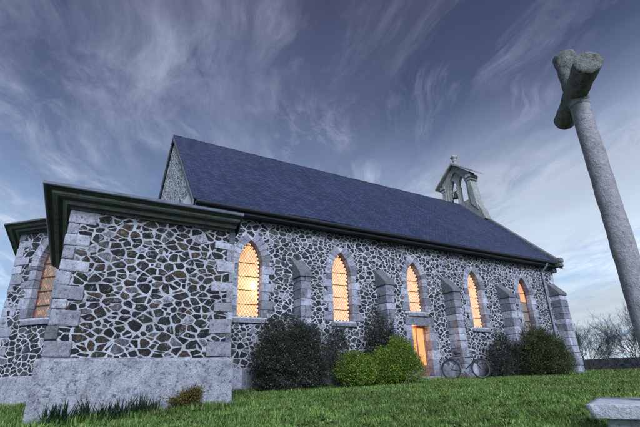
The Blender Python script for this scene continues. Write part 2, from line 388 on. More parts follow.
def stones(mb, origin, ax, nout, x0, x1, z0, z1, mi=1, rmin=.055, rmax=.135, squash=1.45, joint=(.010, .024), skip=None, proud=(.004, .014), avg=.034, seed=1):
    """lay irregular rubble stones over a wall rectangle: power diagram of random circles, inset for the joints"""
    rnd = random.Random(seed); origin = Vector(origin); ax = Vector(ax); nout = Vector(nout)
    q = squash; Z0, Z1 = z0 * q, z1 * q
    cell = rmax * 2; grid = {}; P = []
    area = (x1 - x0 + .2) * (Z1 - Z0 + .2); tries = int(area / (rmin * rmin) * 3.2); target = int(area / (avg * q))
    for t in range(tries):
        if len(P) >= target: break
        frac = t / tries
        rr = rnd.uniform(rmin, rmax) if rnd.random() < .7 else rmin
        x = rnd.uniform(x0 - .1, x1 + .1); z = rnd.uniform(Z0 - .1, Z1 + .1)
        gx_, gz_ = int(x // cell), int(z // cell); ok = True
        for a in (-1, 0, 1):
            for b in (-1, 0, 1):
                for k in grid.get((gx_ + a, gz_ + b), ()):
                    X, Zz, R_ = P[k]
                    if (X - x) ** 2 + (Zz - z) ** 2 < ((R_ + rr) * .56) ** 2: ok = False; break
                if not ok: break
            if not ok: break
        if ok: grid.setdefault((gx_, gz_), []).append(len(P)); P.append((x, z, rr))
    for i, (x, z, R_) in enumerate(P):
        poly = [(-.4, -.4), (.4, -.4), (.4, .4), (-.4, .4)]
        gx_, gz_ = int(x // cell), int(z // cell)
        cand = []
        for a in range(-2, 3):
            for b in range(-2, 3):
                cand += grid.get((gx_ + a, gz_ + b), [])
        planes = []
        for k in cand:
            if k == i: continue
            X, Zz, R2_ = P[k]; dx, dz = X - x, Zz - z; D = math.hypot(dx, dz)
            if D > cell * 2.2: continue
            h = rnd.uniform(*joint)
            off = D / 2 + (R_ * R_ - R2_ * R2_) / (2 * D) - h
            th = rnd.gauss(0, .13); ct, st_ = math.cos(th), math.sin(th)
            planes.append(((dx * ct - dz * st_) / D, (dx * st_ + dz * ct) / D, off - abs(th) * .03))
        for lim in ((-1, 0, x - x0), (1, 0, x1 - x), (0, -1, z - Z0), (0, 1, Z1 - z)): planes.append(lim)
        for (nx_, nz_, d_) in planes:
            out = []
            for k in range(len(poly)):
                a, b = poly[k], poly[(k + 1) % len(poly)]
                da = a[0] * nx_ + a[1] * nz_ - d_; db = b[0] * nx_ + b[1] * nz_ - d_
                if da <= 0: out.append(a)
                if da * db < 0:
                    t = da / (da - db); out.append((a[0] + (b[0] - a[0]) * t, a[1] + (b[1] - a[1]) * t))
            poly = out
            if len(poly) < 3: break
        if len(poly) < 3: continue
        A = abs(sum(poly[k][0] * poly[(k + 1) % len(poly)][1] - poly[(k + 1) % len(poly)][0] * poly[k][1] for k in range(len(poly)))) / 2
        if A < .0012: continue
        pts = []
        for k in range(len(poly)):      # cut the corners and roughen
            a, b = poly[k], poly[(k + 1) % len(poly)]
            L_ = math.hypot(b[0] - a[0], b[1] - a[1])
            if L_ < .012: pts.append(((a[0] + b[0]) / 2, (a[1] + b[1]) / 2)); continue
            c_ = rnd.uniform(.04, .17)
            for t in ((c_, .36, .64, 1 - c_) if L_ > .12 else (c_, .5, 1 - c_) if L_ > .07 else (c_, 1 - c_)):
                jj = .0085 if L_ > .05 else .005
                pts.append((a[0] + (b[0] - a[0]) * t + rnd.uniform(-jj, jj), a[1] + (b[1] - a[1]) * t + rnd.uniform(-jj, jj)))
        W = [((x + u), (z + v) / q) for u, v in pts]
        cxx = x; czz = z / q
        if skip and skip(cxx, czz, W): continue
        pr = rnd.uniform(*proud); tx, tz = rnd.uniform(-.06, .06), rnd.uniform(-.06, .06)
        n = len(W); b0 = len(mb.v)
        def P3(u, v, h): return tuple(origin + ax * u + Vector((0, 0, v)) + nout * h)
        for u, v in W: mb.v.append(P3(u, v, -.006))
        for u, v in W:
            uu, vv = cxx + (u - cxx) * .93, czz + (v - czz) * .93
            mb.v.append(P3(uu, vv, max(.002, pr * .8 + (u - cxx) * tx + (v - czz) * tz)))
        for u, v in W:
            uu, vv = cxx + (u - cxx) * .62, czz + (v - czz) * .62
            mb.v.append(P3(uu, vv, max(.003, pr + (u - cxx) * tx + (v - czz) * tz + rnd.uniform(-.002, .002))))
        for k in range(n):
            k2 = (k + 1) % n
            mb.f.append([b0 + k, b0 + k2, b0 + n + k2, b0 + n + k]); mb.mi.append(mi)
            mb.f.append([b0 + n + k, b0 + n + k2, b0 + 2 * n + k2, b0 + 2 * n + k]); mb.mi.append(mi)
        mb.f.append([b0 + 2 * n + k for k in range(n)]); mb.mi.append(mi)

# ------------------------------------------------------------------ terrain
def gz(x, y):
    yy = y if y < 10 else 10 + 4 * (1 - math.exp(-(y - 10) / 4.0))
    yy = max(yy, -12)
    gx = .36 * (1 - math.exp(-x / 9)) if x > -6 else .36 * (1 - math.exp(6 / 9))
    r = math.hypot(x, y)
    drop = -.0012 * max(0, r - 30) ** 1.25 if r > 30 else 0
    return -.795 + .0262 * yy + gx + drop + .035 * noise.noise(Vector((x * .35, y * .35, 0)))
xs = sorted(set([-900, -500, -250, -120, -60, -40] + [i * .6 for i in range(-45, 75)] + [50, 60, 80, 120, 200, 400, 900]))
ys = xs
mb = MB()
mb.v = [(x, y, gz(x, y)) for y in ys for x in xs]
nx = len(xs)
for j in range(len(ys) - 1):
    for i in range(nx - 1):
        mb.f.append([j * nx + i, j * nx + i + 1, (j + 1) * nx + i + 1, (j + 1) * nx + i]); mb.mi.append(0)
tag(mb.build('ground', M_ground, smooth=True), kind='structure')

# ------------------------------------------------------------------ church
church = empty('stone_chapel', (10, 14, gz(10, 13)))
tag(church, 'long grey stone chapel with glowing lancet windows, blue slate roof and small bellcote', 'chapel')
church.location = (0, 0, 0)
YN = 13.0; X0 = 2.78; X1 = 22.3
YR = 18.1; ZR = 10.93; YE = 12.55; ZE = 5.46; YB = 23.2
WC = [4.87 + 3.65 * k for k in range(5)]
WZ0 = 1.90; WZS = 3.62; WZA = 4.50; WW = .84
BC = [6.68, 10.33, 13.98, 17.63]
DOOR = (11.78, 12.70, 1.86)
W3Z0 = 2.42
# nave walls
mb = MB()
outer = [(X0, -1.2), (X1, -1.2), (X1, 5.3), (X0, 5.3)]
holes = []
for k, c in enumerate(WC):
    z0 = W3Z0 if k == 2 else WZ0
    holes.append([(c + s, z) for s, z in lancet(WW + .02, z0, WZS, WZA)])
holes.append([(DOOR[0], -1.0), (DOOR[1], -1.0), (DOOR[1], DOOR[2]), (DOOR[0], DOOR[2])])
wall_face(mb, (0, YN, 0), (1, 0, 0), [outer] + holes)
def nskip(cx_, cz_, W):
    for k, c in enumerate(WC):
        z0 = W3Z0 if k == 2 else WZ0
        if abs(cx_ - c) > 1.1: continue
        for u, v in W:
            du = abs(u - c)
            if du < WW / 2 + .05 and z0 - .1 < v < WZS: return True
            if v >= WZS and v < WZA + .1 and du < (WW / 2 + .06) * (1 - ((v - WZS) / (WZA + .12 - WZS)) ** 1.6): return True
    if any(DOOR[0] - .06 < u < DOOR[1] + .06 and v < DOOR[2] + .06 for u, v in W): return True
    return False
stones(mb, (0, YN, 0), (1, 0, 0), (0, -1, 0), X0 + .02, X1 - .02, .30, 5.22, 1, .05, .135, 1.4, (.007, .019), nskip, avg=.026, seed=5)
# west end, back, and west gable top
mb.face([(X1, YN, -1.2), (X1, YB, -1.2), (X1, YB, 5.3), (X1, YR, ZR), (X1, YN, 5.85 + .1)])
mb.face([(X0, YB, -1.2), (X1, YB, -1.2), (X1, YB, 5.3), (X0, YB, 5.3)])
mb.build('nave_wall', [M_mnave, M_snave], church)
mb = MB()
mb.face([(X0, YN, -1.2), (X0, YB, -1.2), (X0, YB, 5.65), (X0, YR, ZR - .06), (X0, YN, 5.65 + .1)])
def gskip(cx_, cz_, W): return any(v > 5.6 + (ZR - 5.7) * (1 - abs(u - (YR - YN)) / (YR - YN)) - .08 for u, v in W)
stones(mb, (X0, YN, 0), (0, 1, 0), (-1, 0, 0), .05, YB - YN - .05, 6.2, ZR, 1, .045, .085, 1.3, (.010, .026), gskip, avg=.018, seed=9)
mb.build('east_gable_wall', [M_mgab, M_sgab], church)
# plinth course at the foot of nave wall
mb = MB()
for a, b in ((X0, DOOR[0] - .30), (DOOR[1] + .3, X1 + .06)):
    mb = MB(); x = a
    while x < b - .05:
        w = min(random.uniform(.5, .9), b - x)
        mb.box((x + .004, YN - .09, -1.2), (x + w - .004, YN + .02, .33 + random.uniform(-.01, .01)), .004); x += w
    mb.build('plinth_course', M_dress, church, bevel=.015)

# roof
def sl(y): return ZE + (y - YE) * (ZR - ZE) / (YR - YE)
nvec = Vector((0, -(ZR - ZE), YR - YE)).normalized()
mb = MB()
nxr, nyr = 90, 26
base = 0
xa, xb = X0 - .10, X1 - .12
for j in range(nyr + 1):
    for i in range(nxr + 1):
        x = xa + (xb - xa) * i / nxr; t = j / nyr
        y = YE + (YR - YE) * t
        sag = .035 * noise.noise(Vector((x * .33, y * .5, 2))) - .03 * math.sin(math.pi * (x - xa) / (xb - xa)) * (t ** 2)
        mb.v.append((x, y, sl(y) + sag))
for j in range(nyr):
    for i in range(nxr):
        q = j * (nxr + 1) + i
        mb.f.append([q, q + 1, q + nxr + 2, q + nxr + 1]); mb.mi.append(0)
mb.face([(xa, YR + .01, ZR - .02), (xb, YR + .01, ZR - .02), (xb, YB + .45, ZE - .1), (xa, YB + .45, ZE - .1)])
roof = mb.build('roof', M_slate, church)
so = roof.modifiers.new('Solid', 'SOLIDIFY'); so.thickness = .05; so.offset = -1
# uv of the roof: metres along x and up the slope
me = roof.data; uvl = me.uv_layers[0]
for lp in me.loops:
    q = me.vertices[lp.vertex_index].co
    uvl.data[lp.index].uv = (q.x, math.hypot(q.y - YE, q.z - ZE) if q.y <= YR + .02 else -q.y * 1.4)
# ridge tiles (sub-part of roof)
mb = MB(); x = xa
while x < xb - .1:
    w = .38; j = random.uniform(-.006, .006)
    zz = ZR - .03 * math.sin(math.pi * (x - xa) / (xb - xa)) + .01 + j
    for sg in (-1, 1):
        mb.face([(x, YR, zz + .055), (x + w - .012, YR, zz + .065), (x + w - .012, YR + sg * .13, zz - .06), (x, YR + sg * .13, zz - .07)])
    x += w
mb.build('ridge_tiles', M_gut, roof)
# east verge boards
mb = MB()
for (ya, za, yb, zb) in ((YE - .02, ZE - .02, YR, ZR - .02), (YB + .4, ZE - .05, YR, ZR - .02)):
    a = Vector((xa - .025, ya, za)); b = Vector((xa - .025, yb, zb))
    mb.prism([a, b, b + Vector((0, 0, -.17)), a + Vector((0, 0, -.17))], (.05, 0, 0))
mb.build('verge_board', M_coping, church)
# west gable parapet coping with kneeler
mb = MB()
N = 11
for side in (0, 1):
    for k in range(N):
        t0, t1 = k / N, (k + 1) / N
        if side == 0: P = lambda t: Vector((0, (YE - .12) + (YR - YE + .12) * t, sl(YE - .12) + (ZR - sl(YE - .12)) * t))
        else: P = lambda t: Vector((0, YB + .5 - (YB + .5 - YR) * t, ZE + (ZR - ZE) * t))
        a, b = P(t0), P(t1)
        d = (b - a).normalized() * .006; a += d; b -= d
        lo = Vector((X1 - .16, 0, -.25)); 
        mb.prism([a + lo, b + lo, b + lo + Vector((0, 0, .50)), a + lo + Vector((0, 0, .50))], (.36, 0, 0))
mb.build('gable_coping', M_coping, church, bevel=.02)
mb = MB()
mb.box((X1 - .18, YE - .22, ZE - .26), (X1 + .18, YN + .1, ZE - .02), .01)
mb.box((X1 - .16, YE - .26, ZE - .02), (X1 + .20, YN - .3, ZE + .24), .02)
mb.box((X1 - .14, YE + .18, ZE - .50), (X1 + .10, YN + .1, ZE - .26), .01)
mb.build('kneeler_stone', M_coping, church, bevel=.05)
# eaves: soffit board, fascia and gutter
mb = MB()
mb.box((X0 - .02, YE + .06, ZE - .23), (X1 - .22, YN - .003, ZE - .18))
mb.box((X0 - .02, YE + .03, ZE - .23), (X1 - .22, YE + .06, ZE - .04))
mb.build('eaves_board', M_gut, church)
mb = MB()
prof = [(.0, .0)] + [(-.085 + .085 * math.cos(math.pi * k / 8), -.02 - .085 * math.sin(math.pi * k / 8)) for k in range(0, 9)]
yo, zo = YE + .028, ZE - .035
ppts = [(yo + a, zo + b) for a, b in prof] + [(yo - .17, zo + .005), (yo - .155, zo + .005)] + [(yo - .085 + .07 * math.cos(math.pi * k / 8), zo - .02 - .07 * math.sin(math.pi * k / 8)) for k in reversed(range(0, 9))]
mb.prism([Vector((X0 - .02, a, b)) for a, b in ppts], (X1 - X0 - .22, 0, 0))
mb.build('gutter', M_gut, church)
# downpipe by the west corner
mb = MB()
px = 21.25
mb.tube([(px, YE - .05, ZE - .12), (px, YE + .02, ZE - .28), (px, YN - .12, ZE - .55), (px, YN - .10, ZE - .8), (px, YN - .10, gz(px, YN) - .1)], .05, 10)
for z in (4.2, 2.6, 1.0): mb.tube([(px, YN - .10, z), (px, YN - .10, z + .06)], .065, 10)
mb.build('downpipe', M_pipe, church, smooth=False)

# windows -----------------------------------------------------------
def window(center, T, z0, zs, za, w, mats, name='window', lower=None, depth=.24, block=(.24, .40), bars=4, sillw=True):
    """T: Matrix placing local (s, depth into wall, z)"""
    out = lancet(w, z0, zs, za, 14)
    a = w / 2
    mb = MB()
    # jambs: alternate long and short blocks
    for sg in (-1, 1):
        z = z0; k = random.randint(0, 1)
        while z < zs - .05:
            h = min(random.uniform(.24, .34), zs - z); 
            if zs - z - h < .12: h = zs - z
            wd = block[1] if k % 2 else block[0]
            wd += random.uniform(-.04, .04)
            s0, s1 = sorted((sg * a, sg * (a + wd)))
            mb.box((s0, -.027 + random.uniform(-.006, .006), z + .005), (s1, depth + .06, z + h - .005), .003)
            z += h; k += 1
    # voussoirs
    h = za - zs; R = (a * a + h * h) / (2 * a); c = R - a; t1 = math.atan2(h, c)
    nv = 6
    for sg in (-1, 1):
        for k in range(nv):
            ta, tb = t1 * k / nv + .004, t1 * (k + 1) / nv - .004
            Ro = R + .30 + random.uniform(-.03, .05)
            q = []
            for t, r in ((ta, R), ((ta + tb) / 2, R), (tb, R), (tb, Ro), (ta, Ro)):
                q.append([-c + r * math.cos(t), zs + r * math.sin(t)])
            q = [(max(x, 0.0), z) for x, z in q]
            poly = [Vector((sg * x, -.025 + random.uniform(-.005, .005), z)) for x, z in q]
            mb.prism(poly, (0, depth + .07, 0))
    for v in range(len(mb.v)): mb.v[v] = tuple(T @ Vector(mb.v[v]))
    win = mb.build(name, M_dress, church, bevel=.010)
    # sill
    if sillw:
        mb = MB()
        mb.prism([Vector((-a - .12, -.07, z0 - .20)), Vector((-a - .12, depth + .05, z0 - .20)), Vector((-a - .12, depth + .05, z0 + .015)), Vector((-a - .12, -.07, z0 - .07))], (w + .24, 0, 0))
        for v in range(len(mb.v)): mb.v[v] = tuple(T @ Vector(mb.v[v]))
        mb.build('sill', M_dress, win, bevel=.01)
    # pane (with the diamond leading) and border
    bw = .058
    inner = lancet(w - 2 * bw, z0 + bw, zs, za - bw * 1.9, 14)
    def panepart(poly, mat, nm):
        mb = MB()
        wall_face(mb, (0, depth, 0), (1, 0, 0), [poly])
        uvs = [(p[0], p[2]) for p in mb.v]
        mb.v = [tuple(T @ Vector(p)) for p in mb.v]
        o = mb.build(nm, mat, win)
        ul = o.data.uv_layers[0]
        # canonical vertex order is preserved by build
        for lp in o.data.loops: ul.data[lp.index].uv = uvs[lp.vertex_index]
        return o
    if lower is None: panepart(inner, mats, 'pane')
    else:
        zc = lower[0]
        ai = w / 2 - bw
        panepart([(-ai, z0 + bw), (ai, z0 + bw), (ai, zc), (-ai, zc)], lower[1], 'pane')
        up = [(-ai, zc), (ai, zc)] + inner[2:]
        panepart(up, mats, 'pane')
    mb = MB()
    # border of small coloured quarries along the outline
    def resample(pl, step, closed=True):
        pts = [Vector((x, 0, z)) for x, z in pl]; res = []
        n = len(pts); tot = 0; seg = []
        for k in range(n): seg.append((pts[(k + 1) % n] - pts[k]).length)
        tot = sum(seg); m = max(4, round(tot / step / 2) * 2)
        for i in range(m):
            dd = tot * i / m; k = 0
            while dd > seg[k]: dd -= seg[k]; k += 1
            res.append((pts[k].lerp(pts[(k + 1) % n], dd / seg[k])))
        return res
    ro = resample(out, .075)
    cen = Vector((0, 0, 0))
    def inset(p, q):
        # move toward the interior perpendicular to the outline
        t = (q - p).normalized(); nn = Vector((-t.z, 0, t.x))
        return nn
    m = len(ro)
    ins = []
    for i in range(m):
        t = (ro[(i + 1) % m] - ro[i - 1]).normalized(); nn = Vector((-t.z, 0, t.x))
        ins.append(ro[i] + nn * (bw + .004))
    for i in range(m):
        j = (i + 1) % m
        mi = (i % 2) * (1 + (i // 2) % 2)
        mb.face([p + Vector((0, depth - .004, 0)) for p in (ro[i], ro[j], ins[j], ins[i])], mi)
    for v in range(len(mb.v)): mb.v[v] = tuple(T @ Vector(mb.v[v]))
    mb.build('border_glass', [M_bl if lower is None and mats is not M_glassD else M_bbd, M_br, M_bb], win)
    mb = MB()
    ap = [Vector((x, depth - .012, z)) for x, z in lancet(w - .012, z0 + .01, zs, za - .012, 14)]
    mb.tube(ap + [ap[0]], .012, 4, cap=False)
    for k in range(1, bars + 1):
        z = z0 + (zs - z0 + .15) * k / bars - .04
        mb.box((-a + .003, depth - .035, z - .011), (a - .003, depth - .018, z + .011))
    for v in range(len(mb.v)): mb.v[v] = tuple(T @ Vector(mb.v[v]))
    mb.build('glazing_bars', M_bar, win)
    return win
for k, c in enumerate(WC):
    T = Matrix.Translation((c, YN, 0))
    z0 = W3Z0 if k == 2 else WZ0
    if k == 4: window(c, T, z0, WZS, WZA, WW, M_glassC, lower=(3.25, M_glassE), bars=4)
    else: window(c, T, z0, WZS, WZA, WW, M_glassA if k == 0 else M_glassB, bars=4 if k != 2 else 3)

# door --------------------------------------------------------------
mb = MB()
dx0, dx1, dz = DOOR; gd = gz(12.2, 13)
dd = .36
for sg, x in ((-1, dx0), (1, dx1)):
    z = -1.0; k = 0
    while z < dz - .02:
        h = min(random.uniform(.26, .36), dz - z)
        wd = (.46 if k % 2 else .30) + random.uniform(-.03, .03)
        s0, s1 = sorted((x, x + sg * wd))
        mb.box((s0, YN - .016, z + .005), (s1, YN + dd, z + h - .005), .003); z += h; k += 1
mb.box((dx0 - .32, YN - .018, dz + .003), (dx1 + .32, YN + dd, W3Z0 - .21))
door_s = mb.build('doorway', M_dress, church, bevel=.01)
mb = MB()
mb.box((dx0 + .003, YN + .10, -1), (dx1 - .003, YN + dd, gd + .12))
mb.build('door_step', M_dress, door_s, bevel=.01)
yd = YN + dd - .03
mb = MB()
mb.box((dx0 + .003, yd - .07, dz - .07), (dx1 - .003, yd, dz - .004))
mb.box((dx0 + .003, yd - .07, gd), (dx0 + .09, yd, dz - .07)); mb.box((dx1 - .07, yd - .07, gd), (dx1 - .003, yd, dz - .07))
mb.box((dx0 + .09, yd - .05, gd + .12), (dx1 - .07, yd, gd + .55)); mb.box((dx0 + .42, yd - .05, gd + .55), (dx0 + .48, yd, dz - .07))
mb.build('door_frame', M_doorw, door_s, bevel=.005)
mb = MB(); mb.box((dx0 + .10, yd - .03, gd + .55), (dx1 - .08, yd - .012, dz - .08)); mb.build('door_glass', M_doorglow, door_s)
# buttresses ----------------------------------------------------------
def buttress(xc, w=.40, p=.58, zt=3.72, name='buttress', big=False):
    mb = MB(); y1 = YN + .02
    z = -1.0; k = 0
    zc = zt - .62
    while z < zc - .02:
        h = min(random.uniform(.26, .38), zc - z)
        if zc - z - h < .15: h = zc - z
        bat = .10 * max(0, (1.2 - z) / 2.2)
        yf = YN - p - bat
        sp = random.uniform(.3, .7) if k % 2 else None
        jj = random.uniform(-.012, .012)
        if sp is None: mb.box((xc - w / 2 + jj * .4, yf + jj, z + .004), (xc + w / 2 + jj * .4, y1, z + h - .004), .004)
        else:
            xm = xc - w / 2 + w * sp
            mb.box((xc - w / 2, yf + jj, z + .004), (xm - .004, y1, z + h - .004), .004)
            mb.box((xm + .004, yf - jj, z + .004), (xc + w / 2, y1, z + h - .004), .010)
        z += h; k += 1
    o = mb.build(name, M_dress, church, bevel=.022)
    mb = MB(); ov = .04
    yf = YN - p - ov
    poly = [Vector((xc - w / 2 - ov, yf, zc)), Vector((xc - w / 2 - ov, YN + .02, zc)), Vector((xc - w / 2 - ov, YN + .02, zt + .12)), Vector((xc - w / 2 - ov, yf, zc + .13))]
    mb.prism(poly, (w + 2 * ov, 0, 0))
    mb.build('weathered_cap', M_cap, o, bevel=.02)
    return o
for c in BC: buttress(c, zt=3.88)
buttress(X1 - .36, .58, .52, 4.28)

# quoins helper ---------------------------------------------------------
def quoins(corner, d1, d2, z0, z1, parent, mat=None, hs=(.22, .34), ls=(.18, .38), pr=.024, name='quoins'):
    """corner stones: d1,d2 unit directions along the two faces away from the corner"""
    mb = MB(); z = z0; k = random.randint(0, 1)
    c = Vector((corner[0], corner[1], 0)); d1 = Vector(d1).normalized(); d2 = Vector(d2).normalized()
    n = -(d1 + d2)
    while z < z1 - .02:
        h = min(random.uniform(*hs), z1 - z)
        if z1 - z - h < .12: h = z1 - z
        a, b = (ls[1], ls[0]) if k % 2 else (ls[0], ls[1])
        a += random.uniform(-.05, .08); b += random.uniform(-.05, .08)
        e = random.uniform(0, .008)
        o = c - (d1 + d2) * (pr + e)
        q = [o, o + d1 * a, o + d1 * a + d2 * .1, o + d2 * .1 + d1 * .1, o + d1 * .1 + d2 * b, o + d2 * b]
        rough_block(mb, [p + Vector((0, 0, z + .003)) for p in q], (0, 0, h - .006), .016)
        z += h; k += 1
    return mb.build(name, mat or M_quoin, parent, bevel=.026)
quoins((X1, YN), (-1, 0, 0), (0, 1, 0), .34, 5.05, church)
quoins((X0, YN), (1, 0, 0), (0, 1, 0), -.9, 5.05, church)

# sacristy (low block in front of the chancel) -----------------------------
YS = 8.5; SX0 = -.365; SX1 = 2.78; SZT = 3.06; YSB = 14.2
def yc_line(x): return 13.9 - x     # canted apse wall  x + y = 13.9
mb = MB()
mb.face([(SX0, YS, -1.4), (SX1, YS, -1.4), (SX1, YS, SZT), (SX0, YS, SZT)])
mb.face([(SX0, YS, -1.4), (SX0, YSB + .4, -1.4), (SX0, YSB + .4, SZT), (SX0, YS, SZT)])
mb.face([(SX1, YS, -1.4), (SX1, YN, -1.4), (SX1, YN, SZT), (SX1, YS, SZT)])
stones(mb, (0, YS, 0), (1, 0, 0), (0, -1, 0), SX0 + .06, SX1 - .06, .44, SZT + .02, 1, .05, .140, 1.55, (.007, .020), None, avg=.0225, seed=3)
stones(mb, (SX0, YS, 0), (0, 1, 0), (-1, 0, 0), .05, YSB - YS, .44, SZT, 1, .05, .12, 1.5, (.011, .026), None, seed=4)
stones(mb, (SX1, YS, 0), (0, 1, 0), (1, 0, 0), .05, YN - YS, .44, SZT, 1, .05, .12, 1.5, (.011, .026), None, seed=6)
sac = mb.build('sacristy_wall', [M_msac, M_ssac], church)
PT = .425
mb = MB()
# cement plinth with chamfered top, subdivided and uneven
def plinthloop(off, z): return [(SX0 - off, YSB + .2, z), (SX0 - off, YS - off, z), (SX1 + off, YS - off, z), (SX1 + off, YN - .1, z)]
bm_levels = [(.075, -1.4), (.075, PT - .05), (.055, PT - .012), (.0, PT + .004)]
segs = []
P0 = plinthloop(0, 0)
def along(off, z, n=60):
    L = plinthloop(off, z); pts = []
    cuts = [30, 40, 30]
    for (a, b), m in zip(zip(L[:-1], L[1:]), cuts):
        for k in range(m): pts.append(Vector(a).lerp(Vector(b), k / m))
    pts.append(Vector(L[-1])); return pts
zl = [-1.4, -.9, -.7, -.5, -.3, -.1, .1, .25, PT - .05, PT - .015, PT + .003]
ol = [.08] * 8 + [.078, .06, .0]
rows = [along(o, z) for o, z in zip(ol, zl)]
for r, o in zip(rows, ol):
    for p in r:
        if o > .01:
            nn = noise.noise(p * 2.2) * .010 + noise.noise(p * 7) * .004
            p.y += nn
            p.x += noise.noise(p * 2.5 + Vector((9, 0, 0))) * .008 if p.y > YS + .3 else 0
n0 = len(rows[0])
for r in rows: mb.v += [tuple(p) for p in r]
for j in range(len(rows) - 1):
    for i in range(n0 - 1):
        mb.f.append([j * n0 + i, j * n0 + i + 1, (j + 1) * n0 + i + 1, (j + 1) * n0 + i]); mb.mi.append(0)
mb.build('cement_plinth', M_plinth, sac)
quoins((SX0, YS), (1, 0, 0), (0, 1, 0), PT + .01, SZT, sac, M_qsac, hs=(.16, .30), ls=(.20, .40))
quoins((SX1, YS), (-1, 0, 0), (0, 1, 0), PT + .01, SZT, sac, M_qsac, hs=(.14, .28), ls=(.12, .40))

def offset_path(path, o):
    """offset open polyline (list of xy) to its right-hand outside by o (mitred)"""
    res = []; n = len(path)
    def nrm(a, b):
        d = Vector((b[0] - a[0], b[1] - a[1])).normalized(); return Vector((d.y, -d.x))
    for k in range(n):
        if k == 0: m = nrm(path[0], path[1])
        elif k == n - 1: m = nrm(path[-2], path[-1])
        else:
            a = nrm(path[k - 1], path[k]); b = nrm(path[k], path[k + 1]); m = (a + b) / (1 + a.dot(b))
        res.append((path[k][0] + m.x * o, path[k][1] + m.y * o))
    return res
def cornice(path, prof, mats, parent, name):
    mb = MB()
    rings = [[(x, y, z) for x, y in offset_path(path, o)] for o, z, mi in prof]
    for j in range(len(prof) - 1):
        for i in range(len(path) - 1):
            mb.face([rings[j][i], rings[j][i + 1], rings[j + 1][i + 1], rings[j + 1][i]], prof[j][2])
    for e in (0, len(path) - 1):
        mb.face([rings[j][e] for j in range(len(prof))])
    return mb.build(name, mats, parent)
# path runs so that the outside is on the right-hand side
spath = [(SX0, 14.25), (SX0, YS), (SX1 + .0, YS)]
z = SZT
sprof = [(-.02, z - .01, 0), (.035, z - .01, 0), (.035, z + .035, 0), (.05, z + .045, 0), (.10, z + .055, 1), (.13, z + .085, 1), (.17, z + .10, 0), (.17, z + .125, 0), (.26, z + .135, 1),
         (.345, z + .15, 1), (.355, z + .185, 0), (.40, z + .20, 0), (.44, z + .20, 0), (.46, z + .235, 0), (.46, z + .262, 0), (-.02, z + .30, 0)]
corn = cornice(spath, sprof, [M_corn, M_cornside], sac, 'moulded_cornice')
# zinc gutter box on the cornice
gprof = [(.37, z + .255, 0), (.485, z + .218, 0), (.500, z + .235, 0), (.505, z + .285, 0), (.485, z + .287, 0), (.45, z + .27, 0), (.37, z + .28, 0)]
cornice([(SX0, 14.2), (SX0, YS), (SX1 + .03, YS)], gprof, M_zinc, sac, 'zinc_gutter')
# lead lean-to roof
mb = MB()
mb.face([(SX0 - .3, YS - .3, z + .27), (SX1 + .06, YS - .3, z + .27), (SX1 + .06, YN, 4.35), (SX0 + .9, YN, 4.35), (SX0 - .3, YN + 1.2, 4.45)])
mb.face([(SX0 - .3, YS - .3, z + .27), (SX0 - .3, YN + 1.2, 4.45), (SX0 - .3, YN + 1.2, z + .2)])
mb.face([(SX1 + .06, YS - .3, z + .27), (SX1 + .06, YN, 4.35), (SX1 + .06, YN, z - .05), (SX1 + .06, YS - .1, z - .05)])
mb.build('lead_roof', M_lead, sac)

# chancel with canted apse ----------------------------------------------------
AZ = 4.58; AX = -1.92
apath = [(X0, 22.2), (.88, 22.2 - .0), (AX, 19.4), (AX, 15.82), (.90, 13.0), (X0, 13.0)]
apath[1] = (.88, 22.2)
mb = MB()
for i, (a, b) in enumerate(zip(apath[:-1], apath[1:])):
    A = Vector((a[0], a[1], 0)); B = Vector((b[0], b[1], 0)); L = (B - A).length; ax = (B - A) / L
    loops = [[(0, -1.4), (L, -1.4), (L, AZ), (0, AZ)]]
    if i == 3:
        c = 1.34
        loops.append([(c + s, zz) for s, zz in lancet(.80, 1.86, 3.45, 4.22)])
        apT = Matrix(((ax.x, -ax.y, 0, A.x + ax.x * c), (ax.y, ax.x, 0, A.y + ax.y * c), (0, 0, 1, 0), (0, 0, 0, 1)))
    wall_face(mb, A, ax, loops)
    sk = (lambda cx_, cz_, W: any(abs(u - 1.34) < .46 and 1.8 < v < 4.0 for u, v in W)) if i == 3 else None
    if i in (2, 3): stones(mb, A, ax, (ax.y, -ax.x, 0), .03, L - .03, .28, AZ, 1, .05, .135, 1.4, (.007, .019), sk, seed=20 + i)
aps = mb.build('apse_wall', [M_mnave, M_snave], church)
wn = window(0, apT, 1.86, 3.45, 4.22, .78, M_glassD, bars=4, depth=.22)
d45 = Vector((1, -1, 0)).normalized()
quoins((AX, 15.82), d45, (0, 1, 0), .27, AZ, aps, ls=(.28, .50))
z = AZ
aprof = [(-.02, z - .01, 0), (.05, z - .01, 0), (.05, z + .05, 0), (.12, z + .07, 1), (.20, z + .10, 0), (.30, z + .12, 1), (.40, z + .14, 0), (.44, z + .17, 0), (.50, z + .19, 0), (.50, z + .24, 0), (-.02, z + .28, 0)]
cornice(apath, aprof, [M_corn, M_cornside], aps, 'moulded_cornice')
cornice(apath, [(-.01, -1.4, 0), (.10, -1.4, 0), (.10, .20, 0), (.02, .27, 0), (-.01, .27, 0)], M_plinth, aps, 'cement_plinth')
mb = MB()
o = offset_path(apath, .46); ax = (X0, 17.6, 7.2)
e3 = [(x, y, z + .23) for x, y in o]
ap1 = (2.6, 17.6, 7.15)
for a, b in zip(e3[:-1], e3[1:]): mb.face([a, b, ap1])
mb.build('apse_roof', M_slate, aps)

# bellcote ----------------------------------------------------------------------
BX0, BX1 = X1 - .40, X1 + .18
def bprism(mb, pts, x0=BX0, x1=BX1): mb.prism([Vector((x0, y, z)) for y, z in pts], (x1 - x0, 0, 0))
mb = MB()
yb = YR
ZB = 10.35
